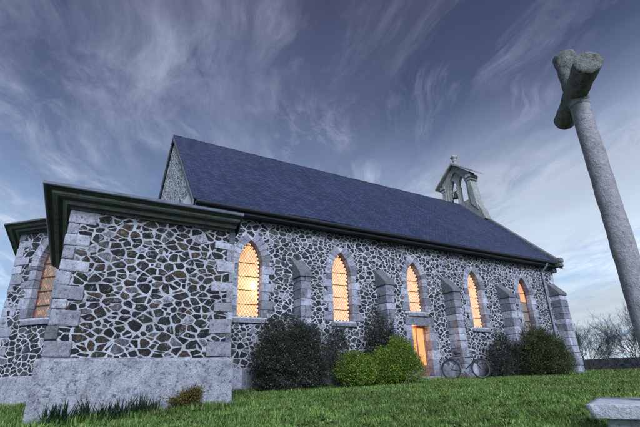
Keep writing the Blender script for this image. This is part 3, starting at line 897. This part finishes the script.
# sloping shoulders and base
bprism(mb, [(yb - 1.95, 9.25), (yb + 1.95, 9.25), (yb + 1.75, 9.95), (yb + 1.35, 10.75), (yb + .9, 11.0), (yb - .9, 11.0), (yb - 1.35, 10.75), (yb - 1.75, 9.95)])
# outer legs, battered
for sg in (-1, 1):
    bprism(mb, [(yb + sg * 1.55, 10.0), (yb + sg * 1.05, 10.6), (yb + sg * .96, 12.35), (yb + sg * 1.26, 12.35)], BX0 - .04, BX1 + .04)
    mb.box((BX0 - .12, yb + sg * 1.18 - .21, 12.50), (BX1 + .12, yb + sg * 1.18 + .21, 12.72))
    mb.box((BX0 - .07, yb + sg * 1.16 - .2, 12.30), (BX1 + .07, yb + sg * 1.16 + .2, 12.47))
# gabled wall with a deep pointed recess and twin lancet openings
def ringwall(outl, holes, x0, x1):
    for xf in (x0, x1): wall_face(mb, (xf, yb, 0), (0, 1, 0), [outl] + holes)
    for lp in [outl] + holes:
        for i in range(len(lp)):
            a, b = lp[i], lp[(i + 1) % len(lp)]
            mb.face([(x0, yb + a[0], a[1]), (x0, yb + b[0], b[1]), (x1, yb + b[0], b[1]), (x1, yb + a[0], a[1])])
outl = [(-1.02, 10.8), (1.02, 10.8), (1.24, 12.95), (0, 13.98), (-1.24, 12.95)]
ringwall(outl, [lancet(1.70, 10.95, 11.9, 13.45, 8)], BX0 + .02, BX0 + .16)
ringwall(outl, [lancet(1.70, 10.95, 11.9, 13.45, 8)], BX1 - .16, BX1 - .02)
ringwall([(y_ * .97, z_ - .01) for y_, z_ in outl], [[(s_ + c_, z_) for s_, z_ in lancet(.66, 10.95, 12.2, 13.0, 7)] for c_ in (-.40, .40)], BX0 + .17, BX1 - .17)
for xx in (BX0 + .12, BX1 - .12): mb.tube([(xx, yb, 10.95), (xx, yb, 11.1), (xx, yb, 12.15), (xx, yb, 12.3)], [.11, .07, .07, .11], 8)
bell = mb.build('bellcote', M_bell, church, bevel=.015)
mb = MB()
for sg in (-1, 1):   # roof slabs
    bprism(mb, [(yb, 14.16), (yb + sg * 1.78, 12.76), (yb + sg * 1.78, 12.64), (yb, 14.0)], BX0 - .22, BX1 + .22)
mb.build('stone_gablet', M_bell, bell, bevel=.012)
mb = MB()
xm = (BX0 + BX1) / 2
mb.tube([(xm, yb, 14.0), (xm, yb, 14.25), (xm, yb, 14.32), (xm, yb, 14.40), (xm, yb, 14.46), (xm, yb, 14.52), (xm, yb, 14.60), (xm, yb, 14.72), (xm, yb, 14.84), (xm, yb, 14.90)],
        [.20, .15, .10, .16, .17, .12, .20, .25, .19, .08], 10)
for an in range(4):
    a = math.pi / 2 * an + .4
    mb.tube([(xm + .12 * math.cos(a), yb + .12 * math.sin(a), 14.62), (xm + .25 * math.cos(a), yb + .25 * math.sin(a), 14.78)], [.08, .07], 6)
mb.build('finial', M_bell, bell, smooth=True)
mb = MB()
yl = yb + .40
mb.tube([(xm, yl - .27, 12.12), (xm, yl + .27, 12.12)], .05, 8)
mb.build('bell_yoke', M_bell, bell)
mb = MB()
mb.tube([(xm, yl, 12.10), (xm, yl, 12.04), (xm, yl, 11.95), (xm, yl, 11.78), (xm, yl, 11.66), (xm, yl, 11.62)], [.04, .09, .12, .15, .20, .22], 14)
mb.build('bell', M_bronze, bell, smooth=True)

# ------------------------------------------------------------------ stone cross
CX, CY = 4.62, 1.915
def rough_cyl(name, a, b, r0, r1, parent, mat, seg=40, rings=26, amp=.006, lumps=5., flare=0.):
    a = Vector(a); b = Vector(b); t = (b - a).normalized()
    up = Vector((0, 0, 1)) if abs(t.z) < .9 else Vector((1, 0, 0))
    e1 = t.cross(up).normalized(); e2 = t.cross(e1)
    mb = MB()
    R_ = [(0, .0), (0, .55), (0, .86), (.012, .97)] + [((k + .5) / rings * 1.0, 1.) for k in range(rings)] + [(1 - .012, .97), (1, .86), (1, .55), (1, .0)]
    for (q, rf) in R_:
        r = (r0 + (r1 - r0) * q) * (1 + flare * abs(2 * q - 1) ** 3)
        for j in range(seg):
            an = 2 * math.pi * j / seg
            d = e1 * math.cos(an) + e2 * math.sin(an)
            p = a.lerp(b, q) + d * r * rf
            nn = amp * (noise.noise(p * lumps) + .5 * noise.noise(p * lumps * 3.1) + .3 * noise.noise(p * lumps * 8))
            p += d * nn if rf > .9 else t * nn * 1.5
            mb.v.append(tuple(p))
    m = len(R_)
    for k in range(m - 1):
        for j in range(seg):
            mb.f.append([k * seg + j, k * seg + (j + 1) % seg, (k + 1) * seg + (j + 1) % seg, (k + 1) * seg + j]); mb.mi.append(0)
    return mb.build(name, mat, parent, smooth=True)
cross = empty('stone_cross', (CX, CY, 0)); cross.location = (0, 0, 0)
tag(cross, 'tall round-shafted granite wayside cross standing on the lawn in front of the chapel', 'cross')
rough_cyl('shaft', (CX, CY, -.30), (CX, CY, 2.84), .118, .098, cross, M_cross, amp=.006, rings=60)
rough_cyl('collar', (CX, CY, 2.80), (CX, CY, 2.86), .103, .106, cross, M_cross, amp=.003, rings=4)
rough_cyl('cross_head', (CX, CY, 2.82), (CX + .005, CY + .005, 3.53), .100, .128, cross, M_head, amp=.012, rings=26, lumps=9.)
rough_cyl('cross_arm', (4.20, 1.54, 2.985), (5.06, 2.33, 2.97), .130, .112, cross, M_head, amp=.010, rings=30, lumps=9., flare=.06)
# pedestal slab and base
gzc = gz(CX, CY)
def rock_slab(name, x0, x1, y0, y1, z0, z1, parent, mat, under=.0, nxs=44, amp=.02):
    bm = bmesh.new(); bmesh.ops.create_cube(bm, size=1)
    bmesh.ops.subdivide_edges(bm, edges=bm.edges[:], cuts=24, use_grid_fill=True)
    for v in bm.verts:
        p = Vector(((v.co.x + .5) * (x1 - x0) + x0, (v.co.y + .5) * (y1 - y0) + y0, (v.co.z + .5) * (z1 - z0) + z0))
        tz = (p.z - z0) / (z1 - z0)
        k = 1 - under * (1 - tz) ** 1.5
        cx_, cy_ = (x0 + x1) / 2, (y0 + y1) / 2
        p.x = cx_ + (p.x - cx_) * k; p.y = cy_ + (p.y - cy_) * k
        q = p * 3.0
        p += Vector((noise.noise(q), noise.noise(q + Vector((5, 0, 0))), .25 * noise.noise(q + Vector((0, 7, 0))))) * amp
        q = p * 11
        p += Vector((noise.noise(q), noise.noise(q + Vector((5, 0, 0))), .4 * noise.noise(q + Vector((0, 7, 0))))) * amp * .4
        v.co = p
    me = bpy.data.meshes.new(name); bm.to_mesh(me); bm.free(); me.materials.append(mat)
    me.polygons.foreach_set('use_smooth', [True] * len(me.polygons))
    return link(name, me, parent)
ang = math.radians(24)
s1 = rock_slab('pedestal_slab', -.55, .60, -.60, .60, -.11, 0., cross, M_slab, under=.05, amp=.018)
s2 = rock_slab('pedestal_base', -.42, .48, -.44, .48, -.75, -.10, cross, M_slab, amp=.03)
for s_ in (s1, s2): s_.location = (CX, CY, -.275); s_.rotation_euler.z = ang

# ------------------------------------------------------------------ boundary wall
mb = MB()
bwp = [(33, -14), (34.5, 6), (35, 20), (33, 40), (10, 46), (-20, 44)]
for a, b in zip(bwp[:-1], bwp[1:]):
    A = Vector((a[0], a[1], 0)); B = Vector((b[0], b[1], 0)); n_ = int((B - A).length / .5)
    d = (B - A).normalized(); nn = Vector((-d.y, d.x, 0)) * .25
    for k in range(n_):
        P = A.lerp(B, k / n_); Q = A.lerp(B, (k + 1) / n_ )
        zt = .74 + .05 * noise.noise(P * .6) + random.uniform(-.02, .02)
        poly = [P - nn + Vector((0, 0, -1.4)), Q - nn + Vector((0, 0, -1.4)), Q - nn + Vector((0, 0, zt)), P - nn + Vector((0, 0, zt))]
        mb.prism(poly, nn * 2)
bw_ = mb.build('boundary_wall', M_bwall)
tag(bw_, 'low dark rubble stone wall behind the bare bushes at the right edge', 'wall')

# ------------------------------------------------------------------ foliage
def leaf_mesh(name, centers, size, mat, parent=None, aspect=.5, upbias=.0, var=.35, dirs=None):
    n = len(centers); C = np.asarray(centers, dtype=np.float64)
    nrm = RNG.normal(size=(n, 3)); nrm[:, 2] += upbias
    if dirs is not None: nrm += dirs
    nrm /= np.linalg.norm(nrm, axis=1)[:, None]
    t = RNG.normal(size=(n, 3)); t -= (t * nrm).sum(1)[:, None] * nrm; t /= np.linalg.norm(t, axis=1)[:, None]
    b = np.cross(nrm, t)
    s = size * (1 + RNG.uniform(-var, var, n))[:, None]
    v0 = C - t * s * .5; v2 = C + t * s * .5
    fold = nrm * s * .10
    v1 = C + b * s * .5 * aspect + fold - t * s * .05; v3 = C - b * s * .5 * aspect + fold - t * s * .05
    V = np.stack([v0, v1, v2, v3], 1).reshape(-1, 3)
    me = bpy.data.meshes.new(name)
    me.vertices.add(4 * n); me.vertices.foreach_set('co', V.astype(np.float32).ravel())
    me.loops.add(4 * n); me.loops.foreach_set('vertex_index', np.arange(4 * n, dtype=np.int32))
    me.polygons.add(n); me.polygons.foreach_set('loop_start', np.arange(0, 4 * n, 4, dtype=np.int32))
    me.update(calc_edges=True); me.materials.append(mat)
    return link(name, me, parent)
def shrub(name, label, base, lobes, nclump, per, csize, lsize, mat, cat='shrub', group=None, aspect=.5, stems=9, twigs=0):
    """lobes: list of (dx,dy,dz, rx,ry,rz) relative to base"""
    root = empty(name, base); root.location = base
    tag(root, label, cat, group)
    w = np.array([l[3] * l[4] * l[5] for l in lobes]); w = w / w.sum()
    cl = []
    while len(cl) < nclump:
        l = lobes[RNG.choice(len(lobes), p=w)]
        d = RNG.normal(size=3); d /= np.linalg.norm(d)
        r = RNG.uniform(.25, 1) ** .45
        r *= 1 + .30 * noise.noise(Vector(d * 2.3) + Vector((l[0] * 3, base[0], 0)))
        p = np.array(l[:3]) + d * r * np.array(l[3:])
        if p[2] < .04: continue
        if noise.noise(Vector((p * 2.6 + np.array(base))[:])) < -.22 and RNG.random() < .8: continue
        cl.append(p)
    cl = np.array(cl)
    P = (cl[:, None, :] + RNG.normal(size=(nclump, per, 3)) * csize).reshape(-1, 3)
    ctr = cl.mean(0); ex = []; shl = []
    for q in range(nclump // 9):
        e = cl[RNG.integers(nclump)]; d = (e - ctr); d /= np.linalg.norm(d) + 1e-6
        d = d + RNG.normal(size=3) * .35 + np.array([0, 0, .55]); d /= np.linalg.norm(d)
        Ls = RNG.uniform(.15, .42); shl.append((e, e + d * Ls))
        for t in np.linspace(.1, 1, int(Ls / .022)): ex.append(e + d * Ls * t + RNG.normal(size=3) * .018)
    if ex: P = np.concatenate([P, np.array(ex)])
    P = P[P[:, 2] > .0]
    leaf_mesh('foliage', P, lsize, mat, root, aspect)
    mb = MB()
    idx = RNG.choice(nclump, min(nclump, stems * 6), replace=False)
    st = [Vector((RNG.normal() * .06, RNG.normal() * .06, -.15)) for _ in range(stems)]
    for q, i in enumerate(idx):
        e = Vector(cl[i]); s = st[q % stems]
        m = s.lerp(e, .5) + Vector((RNG.normal() * .06, RNG.normal() * .06, .12))
        mb.tube([s, m, e], [.022, .013, .004], 5)
    for e_, f_ in shl: mb.tube([Vector(e_), Vector(f_)], [.006, .002], 3)
    for q in range(twigs):
        e = Vector(cl[RNG.integers(nclump)]); d = Vector(RNG.normal(size=3)); d.z = abs(d.z) + .4; d.normalize()
        mb.tube([e, e + d * RNG.uniform(.15, .45)], [.006, .002], 3)
    mb.build('stems', M_bark, root, uv=False)
    return root
def at(ratio, y, dz=0.): return (ratio * y, y, gz(ratio * y, y) + dz)
shrub('shrub', 'large dark small-leaved shrub below the left two lit windows', at(.490, 12.1),
      [(-.6, 0, .8, .65, .5, .95), (.40, .1, .95, .75, .5, 1.0), (-.1, -.1, .6, 1.15, .55, .7), (.85, 0, .7, .5, .45, .85), (.1, .1, 1.5, .75, .4, .68), (-.6, 0, 1.6, .38, .3, .5), (.7, .1, 1.45, .4, .35, .55)],
      1900, 30, .08, .045, M_lfdark, stems=14, twigs=170)
shrub('shrub', 'thin grey-green shrub against the wall between the dark shrub and the lime bush', at(.630, 12.35),
      [(0, 0, 1.0, .45, .35, .95), (.2, 0, .4, .45, .35, .5)], 300, 22, .07, .045, M_lfgrey, stems=6, twigs=70)
shrub('shrub', 'tall loose dark shrub behind the lime-green bush, beside the small doorway', at(.785, 12.1),
      [(.0, 0, 1.1, .60, .4, .9), (-.25, 0, 2.0, .34, .3, .66), (.25, 0, 1.85, .32, .3, .5), (.5, 0, 1.35, .3, .3, .5), (.1, 0, .6, .8, .4, .6)], 720, 26, .085, .05, M_lfdark, stems=9, twigs=150)
shrub('shrub', 'bright lime-green rounded bush, the lower one left of the yellow-tipped bush', at(.68, 11.0),
      [(0, 0, .48, .48, .45, .48), (-.22, 0, .36, .36, .35, .38), (.3, -.05, .46, .45, .4, .46), (0, 0, .7, .36, .35, .3)], 760, 26, .06, .042, M_lflime, stems=8, twigs=40)
shrub('shrub', 'bright green bush with yellow leaf tips in front of the lit doorway', at(.83, 11.2),
      [(-.15, 0, .58, .68, .5, .62), (.25, 0, .78, .52, .45, .52), (-.5, -.05, .40, .46, .4, .42), (.60, 0, .46, .46, .4, .46), (.1, 0, 1.15, .34, .3, .32), (-.7, 0, .55, .45, .4, .45), (.35, 0, .9, .5, .4, .45)], 1500, 28, .065, .045, M_lflime, stems=10, twigs=80)
shrub('shrub', 'big dense dark rounded bush at the far corner of the chapel', at(1.545, 11.6),
      [(0, 0, .85, 1.2, .8, .85), (-.5, 0, 1.42, .85, .6, .64), (.4, .0, 1.2, .9, .6, .66), (.1, -.1, .5, 1.45, .8, .55), (.9, 0, .6, .6, .5, .55), (-1.1, 0, .7, .6, .5, .65)], 2100, 30, .075, .05, M_lfolive, stems=12, twigs=90)
shrub('shrub', 'loose scraggly shrub between the bicycle and the dense corner bush', at(1.30, 12.05),
      [(.1, 0, .9, .85, .4, .9), (.6, 0, .7, .6, .4, .75), (-.5, 0, .5, .45, .3, .5), (.15, 0, 1.35, .5, .35, .5)], 400, 22, .095, .05, M_lfdark, stems=10, twigs=260)
# low ferns at the foot of the wall near the bike
shrub('fern_clump', 'small pale green weed clump on the ground beside the bicycle front wheel', at(1.235, 12.1),
      [(0, 0, .22, .28, .22, .25)], 60, 18, .06, .06, M_lfgrey, cat='weed', stems=3, aspect=.25)

# yellow weed growing against the plinth
shrub('yellow_weed', 'straggly yellow-tinged weed growing up against the cement plinth', (1.98, 8.30, gz(1.98, 8.3)),
      [(0, 0, .16, .22, .07, .18), (.13, 0, .30, .14, .05, .16), (-.18, -.02, .10, .18, .06, .12)], 130, 22, .035, .036, M_lfyel, cat='weed', stems=4, twigs=0)

# strap-leaved plants along the plinth
def strap_plant(x, y, h, nl, label, group):
    V = []; F = []
    base = np.array([x, y, gz(x, y) - .02])
    for _ in range(nl):
        a = random.uniform(0, 2 * math.pi); lean = random.uniform(.05, .55); L = h * random.uniform(.6, 1.15); w = random.uniform(.010, .018)
        d = np.array([math.cos(a), math.sin(a), 0]); sd = np.array([-d[1], d[0], 0])
        o = base + np.array([random.gauss(0, .05), random.gauss(0, .04), 0]); i0 = len(V)
        for k in range(6):
            t = k / 5; p = o + d * lean * L * t * t + np.array([0, 0, L * (t - .28 * lean * t * t)])
            ww = w * (1 - t ** 2.2) + .001
            V.append(p - sd * ww - o * 0); V.append(p + sd * ww)
        for k in range(5): F.append((i0 + 2 * k, i0 + 2 * k + 1, i0 + 2 * k + 3, i0 + 2 * k + 2))
    me = bpy.data.meshes.new('strap_leaf_plant'); V = np.array(V) - base
    me.from_pydata([tuple(v) for v in V], [], F); me.materials.append(M_strap)
    o = link('strap_leaf_plant', me); o.location = base; tag(o, label, 'plant', group); return o
xp = [-.12 + .135 * k for k in range(12)]
for k, x in enumerate(xp):
    strap_plant(x + random.uniform(-.04, .04), 8.18 + random.uniform(-.14, .08), random.uniform(.26, .44) * (1.0 if k < 12 else .8), 26,
                'dark strap-leaved plant in the row along the foot of the cement plinth', 'strap-leaved plants along the plinth')

# bare trees ------------------------------------------------------------------------
def bare_tree(name, label, base, h, spread, stems, seed, r0=.034):
    rnd = random.Random(seed); root = empty(name, base); tag(root, label, 'tree', 'bare trees by the boundary wall')
    tk = MB(); tw = MB()
    def grow(p, d, L, r, lev, mbx):
        n = 4; pts = [p]; rad = [r]
        for k in range(n):
            d = (d + Vector([rnd.gauss(0, .11) for _ in range(3)]) + Vector((0, 0, .05))).normalized()
            p = p + d * L / n; pts.append(p); rad.append(max(r * (1 - .6 * (k + 1) / n), .0035))
        mbx.tube(pts, rad, 5 if lev < 2 else 3, cap=False)
        if lev < 4:
            for k in range([5, 5, 4, 3][lev]):
                t = rnd.uniform(.25, 1.); q = pts[min(n, int(t * n) + (rnd.random() > .5))]
                dd = (d + Vector([rnd.gauss(0, .40) for _ in range(3)])).normalized()
                if dd.z < 0: dd.z *= -.3
                grow(q, dd, L * rnd.uniform(.5, .72), max(r * .45, .004), lev + 1, tw)
    for k in range(stems):
        a = rnd.uniform(0, 6.28); e = rnd.uniform(.15, spread)
        grow(Vector((rnd.gauss(0, .15), rnd.gauss(0, .15), -.2)), Vector((math.cos(a) * e, math.sin(a) * e, 1)).normalized(), h * rnd.uniform(.42, .52), r0 * rnd.uniform(.7, 1), 0, tk)
    tk.build('trunk', M_bark2, root, uv=False); tw.build('branches', M_bark2, root, uv=False)
    return root
def pol(az, d): return (math.sin(az) * d, math.cos(az) * d)
for az, d, h, sp, st, sd, lb in ((61.3, 29.0, 4.0, 1.15, 10, 3, 'wide bare leafless tree fanning out to the right of the chapel corner'),
                             (66.2, 31.0, 4.4, .8, 7, 11, 'bare leafless tree at the right edge of the photo by the low wall')):
    x, y = pol(math.radians(az), d)
    bare_tree('bare_tree', lb, (x, y, gz(x, y)), h, sp, st, sd)

# bicycle ----------------------------------------------------------------------------
bk = empty('bicycle', (0, 0, 0)); tag(bk, 'old city bicycle leaning against a buttress beside the doorway', 'bicycle')
A = Vector((12.86, 12.25, 0)); B = Vector((13.66, 11.55, 0)); dirb = (B - A).normalized()
bx, by = A.x, A.y
bk.location = (bx, by, gz(bx, by) + .01); bk.rotation_euler = (math.radians(-7), 0, math.atan2(dirb.y, dirb.x))
bk.rotation_mode = 'XYZ'
R = .355; wb = 1.10
for xw, kk in ((0, 0), (wb, 1)):
    w = empty('wheel', (xw, 0, R)); w.parent = bk
    mb = MB(); mb.tube([(math.cos(a) * (R - .02), 0, math.sin(a) * (R - .02)) for a in [i * math.pi / 20 for i in range(41)]], .021, 8, cap=False)
    mb.build('tyre', M_tyre, w, smooth=True)
    mb = MB(); mb.tube([(math.cos(a) * (R - .052), 0, math.sin(a) * (R - .052)) for a in [i * math.pi / 20 for i in range(41)]], .016, 6, cap=False)
    for i in range(20):
        a = i * math.pi / 10
        mb.tube([(0, .02 * (-1) ** i, 0), (math.cos(a) * (R - .055), 0, math.sin(a) * (R - .055))], .0016, 3)
    mb.tube([(0, -.045, 0), (0, .045, 0)], .024, 8)
    mb.build('rim', M_steel, w)
    mb = MB(); mb.tube([(math.cos(a) * (R + .02), 0, math.sin(a) * (R + .02)) for a in [math.pi * (.12 + i * .055) for i in range(17)]], .018, 5)
    mb.build('mudguard', M_bike, w)
mb = MB(); bb = (.46, 0, .29); st = (.34, 0, .78); hd = (.88, 0, .80); hd2 = (.91, 0, .66)
for p, q, r in ((bb, st, .018), (bb, hd2, .020), (st, hd, .016), (hd, hd2, .022), ((0, .05, R), bb, .011), ((0, -.05, R), bb, .011), ((0, .05, R), st, .010), ((0, -.05, R), st, .010),
                (hd2, (wb, .055, R), .013), (hd2, (wb, -.055, R), .013), (st, (.31, 0, .93), .013), (hd, (.86, 0, .98), .013), ((-.18, .05, .74), (.30, .05, .74), .007), ((-.18, -.05, .74), (.30, -.05, .74), .007), ((0, .05, R), (-.1, .05, .74), .006)):
    mb.tube([p, q], r, 7)
mb.build('frame', M_bike, bk, smooth=False)
mb = MB(); mb.tube([(.74, .28, .98), (.80, .26, 1.0), (.88, .12, 1.0), (.87, 0, .98), (.88, -.12, 1.0), (.80, -.26, 1.0), (.74, -.28, .98)], .012, 7)
mb.build('handlebar', M_steel, bk)
mb = MB(); mb.tube([(.18, 0, .95), (.22, 0, .96), (.32, 0, .955), (.44, 0, .95)], [.04, .08, .05, .02], 10); mb.build('saddle', M_sad, bk, smooth=True)
mb = MB(); mb.tube([(.46, -.03, .29), (.46, -.035, .29)], .09, 16); mb.tube([(.46, -.06, .29), (.57, -.06, .18)], .01, 5); mb.box((.53, -.14, .165), (.61, -.06, .19))
mb.tube([(.46, .06, .29), (.35, .06, .40)], .01, 5); mb.box((.31, .06, .39), (.39, .14, .415)); mb.build('crank_and_pedals', M_steel, bk)

# ------------------------------------------------------------------ grass
def grass():
    N = 330000
    # sample in camera-facing wedge, density ~ 1/r
    az = RNG.uniform(math.radians(-12), math.radians(76), N * 2)
    r = 3.0 * (34.0 / 3.0) ** RNG.uniform(0, 1, N * 2)
    x = np.sin(az) * r; y = np.cos(az) * r
    ok = ~((x > SX0 - .08) & (x < SX1 + .08) & (y > YS - .08)) & ~((x > X0) & (x < X1 + .1) & (y > YN - .1)) & ~((x + y > 13.8) & (x < 3) & (x > -2) & (y > 12))
    ok &= ~((np.abs(x - CX) < .5) & (np.abs(y - CY) < .5))
    x = x[ok][:N]; y = y[ok][:N]; r = r[ok][:N]; n = len(x)
    z = np.array([gz(a, b) for a, b in zip(x.tolist(), y.tolist())])
    cl = np.array([noise.noise(Vector((a * 1.3, b * 1.3, 3))) + .6 * noise.noise(Vector((a * 4.1, b * 4.1, 1))) for a, b in zip(x.tolist(), y.tolist())])
    H = (.048 + .034 * np.clip(cl + .25, 0, 1.2)) * RNG.uniform(.5, 1.5, n)
    near_wall = ((y > 7.9) & (x < 3.2)) | (y > 12.2)
    H = np.where(near_wall, H * 2.0, H)
    W = np.clip(.0016 * r ** .62, .003, .02) * RNG.uniform(.7, 1.3, n)
    a = RNG.uniform(0, 2 * math.pi, n); d = np.stack([np.cos(a), np.sin(a), 0 * a], 1); sd = np.stack([-np.sin(a), np.cos(a), 0 * a], 1)
    lean = RNG.uniform(.1, .95, n)
    o = np.stack([x, y, z - .01], 1)
    up = np.array([0, 0, 1.])
    p1 = o + d * (lean * H * .3)[:, None] + up * (H * .6)[:, None]
    p2 = o + d * (lean * H * 1.0)[:, None] + up * (H * (1.02 - .25 * lean))[:, None]
    V = np.stack([o - sd * W[:, None], o + sd * W[:, None], p1 + sd * W[:, None] * .8, p1 - sd * W[:, None] * .8, p2], 1).reshape(-1, 3)
    b = np.arange(n, dtype=np.int32)[:, None] * 5
    li = np.concatenate([b + np.array([0, 1, 2, 3]), b + np.array([3, 2, 4])], 1).ravel().astype(np.int32)
    ls = (np.arange(n, dtype=np.int32)[:, None] * 7 + np.array([0, 4])).ravel().astype(np.int32)
    me = bpy.data.meshes.new('grass')
    me.vertices.add(5 * n); me.vertices.foreach_set('co', V.astype(np.float32).ravel())
    me.loops.add(len(li)); me.loops.foreach_set('vertex_index', li)
    me.polygons.add(len(ls)); me.polygons.foreach_set('loop_start', ls)
    me.update(calc_edges=True); me.materials.append(M_grass)
    o = link('grass', me); tag(o, 'short uneven green lawn grass around the chapel', 'grass', kind='stuff')
grass()
wc = []
for _ in range(420):
    az_ = RNG.uniform(math.radians(-8), math.radians(74)); rr_ = 3.5 * (16 / 3.5) ** RNG.uniform()
    x_, y_ = math.sin(az_) * rr_, math.cos(az_) * rr_
    if y_ > 12.6 or (y_ > 8.0 and x_ < 3.2) or math.hypot(x_ - CX, y_ - CY) < .9: continue
    for k in range(RNG.integers(5, 12)):
        a_, b_ = x_ + RNG.normal() * .045, y_ + RNG.normal() * .045
        wc.append((a_, b_, gz(a_, b_) + RNG.uniform(.03, .065)))
wd = leaf_mesh('lawn_weeds', wc, .045, M_lfolive, None, .6, upbias=1.2)
tag(wd, 'scattered broad-leaved weeds growing among the lawn grass', 'weeds', kind='stuff')

# ------------------------------------------------------------------ warm lamps: one behind the first window, one added in the doorway
def lamp(loc, e, r=.08, c=(1, .72, .42)):
    L = bpy.data.lights.new('warm_point_light', 'POINT'); L.energy = e; L.color = c; L.shadow_soft_size = r
    o = bpy.data.objects.new('warm_point_light', L); COL.objects.link(o); o.location = loc
lamp((5.10, 13.42, 2.95), 5)
lamp((11.86, YN + .15, 1.72), 15, .03, (1, .42, .19))  # added lamp, hidden by the left jamb, to light the door reveal orange

# ------------------------------------------------------------------ world
SUN_AZ = math.radians(200)      # compass from +Y towards +X : light comes from this side
SUN_EL = math.radians(34)
w = bpy.data.worlds.new('World'); SC.world = w; w.use_nodes = True
t = w.node_tree; t.nodes.clear()
class WT(NT):
    def __init__(s): s.t = t
s = WT()
out = s.n('OutputWorld'); bg = s.n('Background'); s.l(bg.outputs[0], out.inputs[0])
d = s.n('TexCoord').outputs['Generated']
sx = s.n('SeparateXYZ', inp={0: d}); zc = sx.outputs[2]
grad = s.ramp(zc, [(0, (.30, .45, .60)), (.10, (.27, .43, .64)), (.22, (.235, .375, .61)), (.38, (.135, .21, .39)), (.55, (.076, .104, .205)), (.75, (.055, .066, .135)), (1, (.046, .055, .115))])
sky = s.n('TexSky', sky_type='NISHITA'); sky.sun_disc = False; sky.sun_elevation = SUN_EL; sky.sun_rotation = SUN_AZ
nsk = s.mix(1., sky.outputs[0], (.035, .035, .035), 'MULTIPLY')
base = s.mix(.18, grad, nsk)
# cirrus on a flat layer
zz = s.math('MAXIMUM', zc, .02)
zz = s.math('ADD', zz, .10)
pv = s.n('CombineXYZ', inp={0: s.math('DIVIDE', sx.outputs[0], zz), 1: s.math('DIVIDE', sx.outputs[1], zz), 2: 0.}).outputs[0]
m1 = s.n('Mapping', vector_type='TEXTURE', inp={'Vector': pv, 'Rotation': (0, 0, math.radians(-14)), 'Scale': (1., 3.4, 1)}).outputs[0]
wr = s.noise(pv, 1.1, 3, .6).outputs['Color']
m1 = s.n('VectorMath', operation='ADD', inp={0: m1, 1: s.n('VectorMath', operation='SCALE', inp={0: wr, 'Scale': .34}).outputs[0]}).outputs[0]
m2 = s.n('Mapping', vector_type='TEXTURE', inp={'Vector': pv, 'Rotation': (0, 0, math.radians(-32)), 'Scale': (1., 4.0, 1)}).outputs[0]
m2 = s.n('VectorMath', operation='ADD', inp={0: m2, 1: s.n('VectorMath', operation='SCALE', inp={0: wr, 'Scale': .30}).outputs[0]}).outputs[0]
c1 = s.noise(m1, 3.4, 11, .72, .25).outputs[0]
c1b = s.noise(m2, 4.4, 11, .74, .25).outputs[0]
c2 = s.noise(pv, 1.25, 4, .55, .3).outputs[0]
c2b = s.noise(pv, 2.1, 4, .55, .3).outputs[0]
c3 = s.noise(m1, .9, 4, .55).outputs[0]
cmA = s.math('MULTIPLY', s.ramp(c1, [(.46, 0), (.70, 1)]), s.ramp(c2, [(.42, .05), (.60, 1)]))
cmB = s.math('MULTIPLY', s.ramp(c1b, [(.48, 0), (.72, 1)]), s.ramp(c2b, [(.46, 0), (.60, 1)]))
cm = s.math('MAXIMUM', cmA, cmB)
veil = s.ramp(c3, [(.40, 0), (.64, .7)])
# broad pale veil low in the west (+X)
side = s.math('MULTIPLY', s.ramp(sx.outputs[0], [(.42, 0), (.80, 1)]), s.ramp(zc, [(.0, .8), (.2, 1), (.42, 1), (.60, 0)]))
veil = s.math('MAXIMUM', veil, s.math('MULTIPLY', side, s.ramp(c3, [(.34, .25), (.56, 1.5)])))
cf = s.math('ADD', s.math('MULTIPLY', cm, .85), s.math('MULTIPLY', veil, .42))
cf = s.math('MINIMUM', s.math('ADD', cf, s.math('MULTIPLY', s.math('MULTIPLY', side, s.ramp(s.noise(m1, 1.5, 6, .6).outputs[0], [(.38, .1), (.56, 1)])), .6)), .92)
cc = s.ramp(zc, [(0, (.60, .68, .73)), (.3, (.50, .58, .69)), (.55, (.31, .35, .49)), (.9, (.22, .245, .36))])
res = s.mix(cf, base, cc)
dk = s.ramp(s.noise(m1, .55, 3, .5).outputs[0], [(.36, .62), (.6, 1.06)])
res = s.mix(.9, res, dk, 'MULTIPLY')
s.l(res, bg.inputs[0]); bg.inputs[1].default_value = 1.0

L = bpy.data.lights.new('sun', 'SUN'); L.energy = 3.0; L.angle = math.radians(26); L.color = (.72, .81, 1.0)
so = bpy.data.objects.new('sun', L); COL.objects.link(so)
dv = Vector((math.sin(SUN_AZ) * math.cos(SUN_EL), math.cos(SUN_AZ) * math.cos(SUN_EL), math.sin(SUN_EL)))
so.rotation_euler = dv.to_track_quat('Z', 'Y').to_euler()

# ------------------------------------------------------------------ camera
yaw, pit, rol = 0.532190, 0.377022, -0.030058
F = Vector((math.sin(yaw) * math.cos(pit), math.cos(yaw) * math.cos(pit), math.sin(pit)))
Rt = Vector((math.cos(yaw), -math.sin(yaw), 0)); U = Rt.cross(F)
R2 = Rt * math.cos(rol) + U * math.sin(rol); U2 = -Rt * math.sin(rol) + U * math.cos(rol)
cam = bpy.data.cameras.new('camera'); co = bpy.data.objects.new('camera', cam); COL.objects.link(co)
co.matrix_world = Matrix(((R2.x, U2.x, -F.x, 0), (R2.y, U2.y, -F.y, 0), (R2.z, U2.z, -F.z, 0), (0, 0, 0, 1)))
cam.lens = 36 * 414.66 / 640; cam.clip_end = 3000; cam.clip_start = .05
SC.camera = co
SC.view_settings.view_transform = 'Standard'; SC.view_settings.look = 'None'
SC.view_settings.exposure = .62; SC.view_settings.gamma = 1; SC.view_settings.use_curve_mapping = False
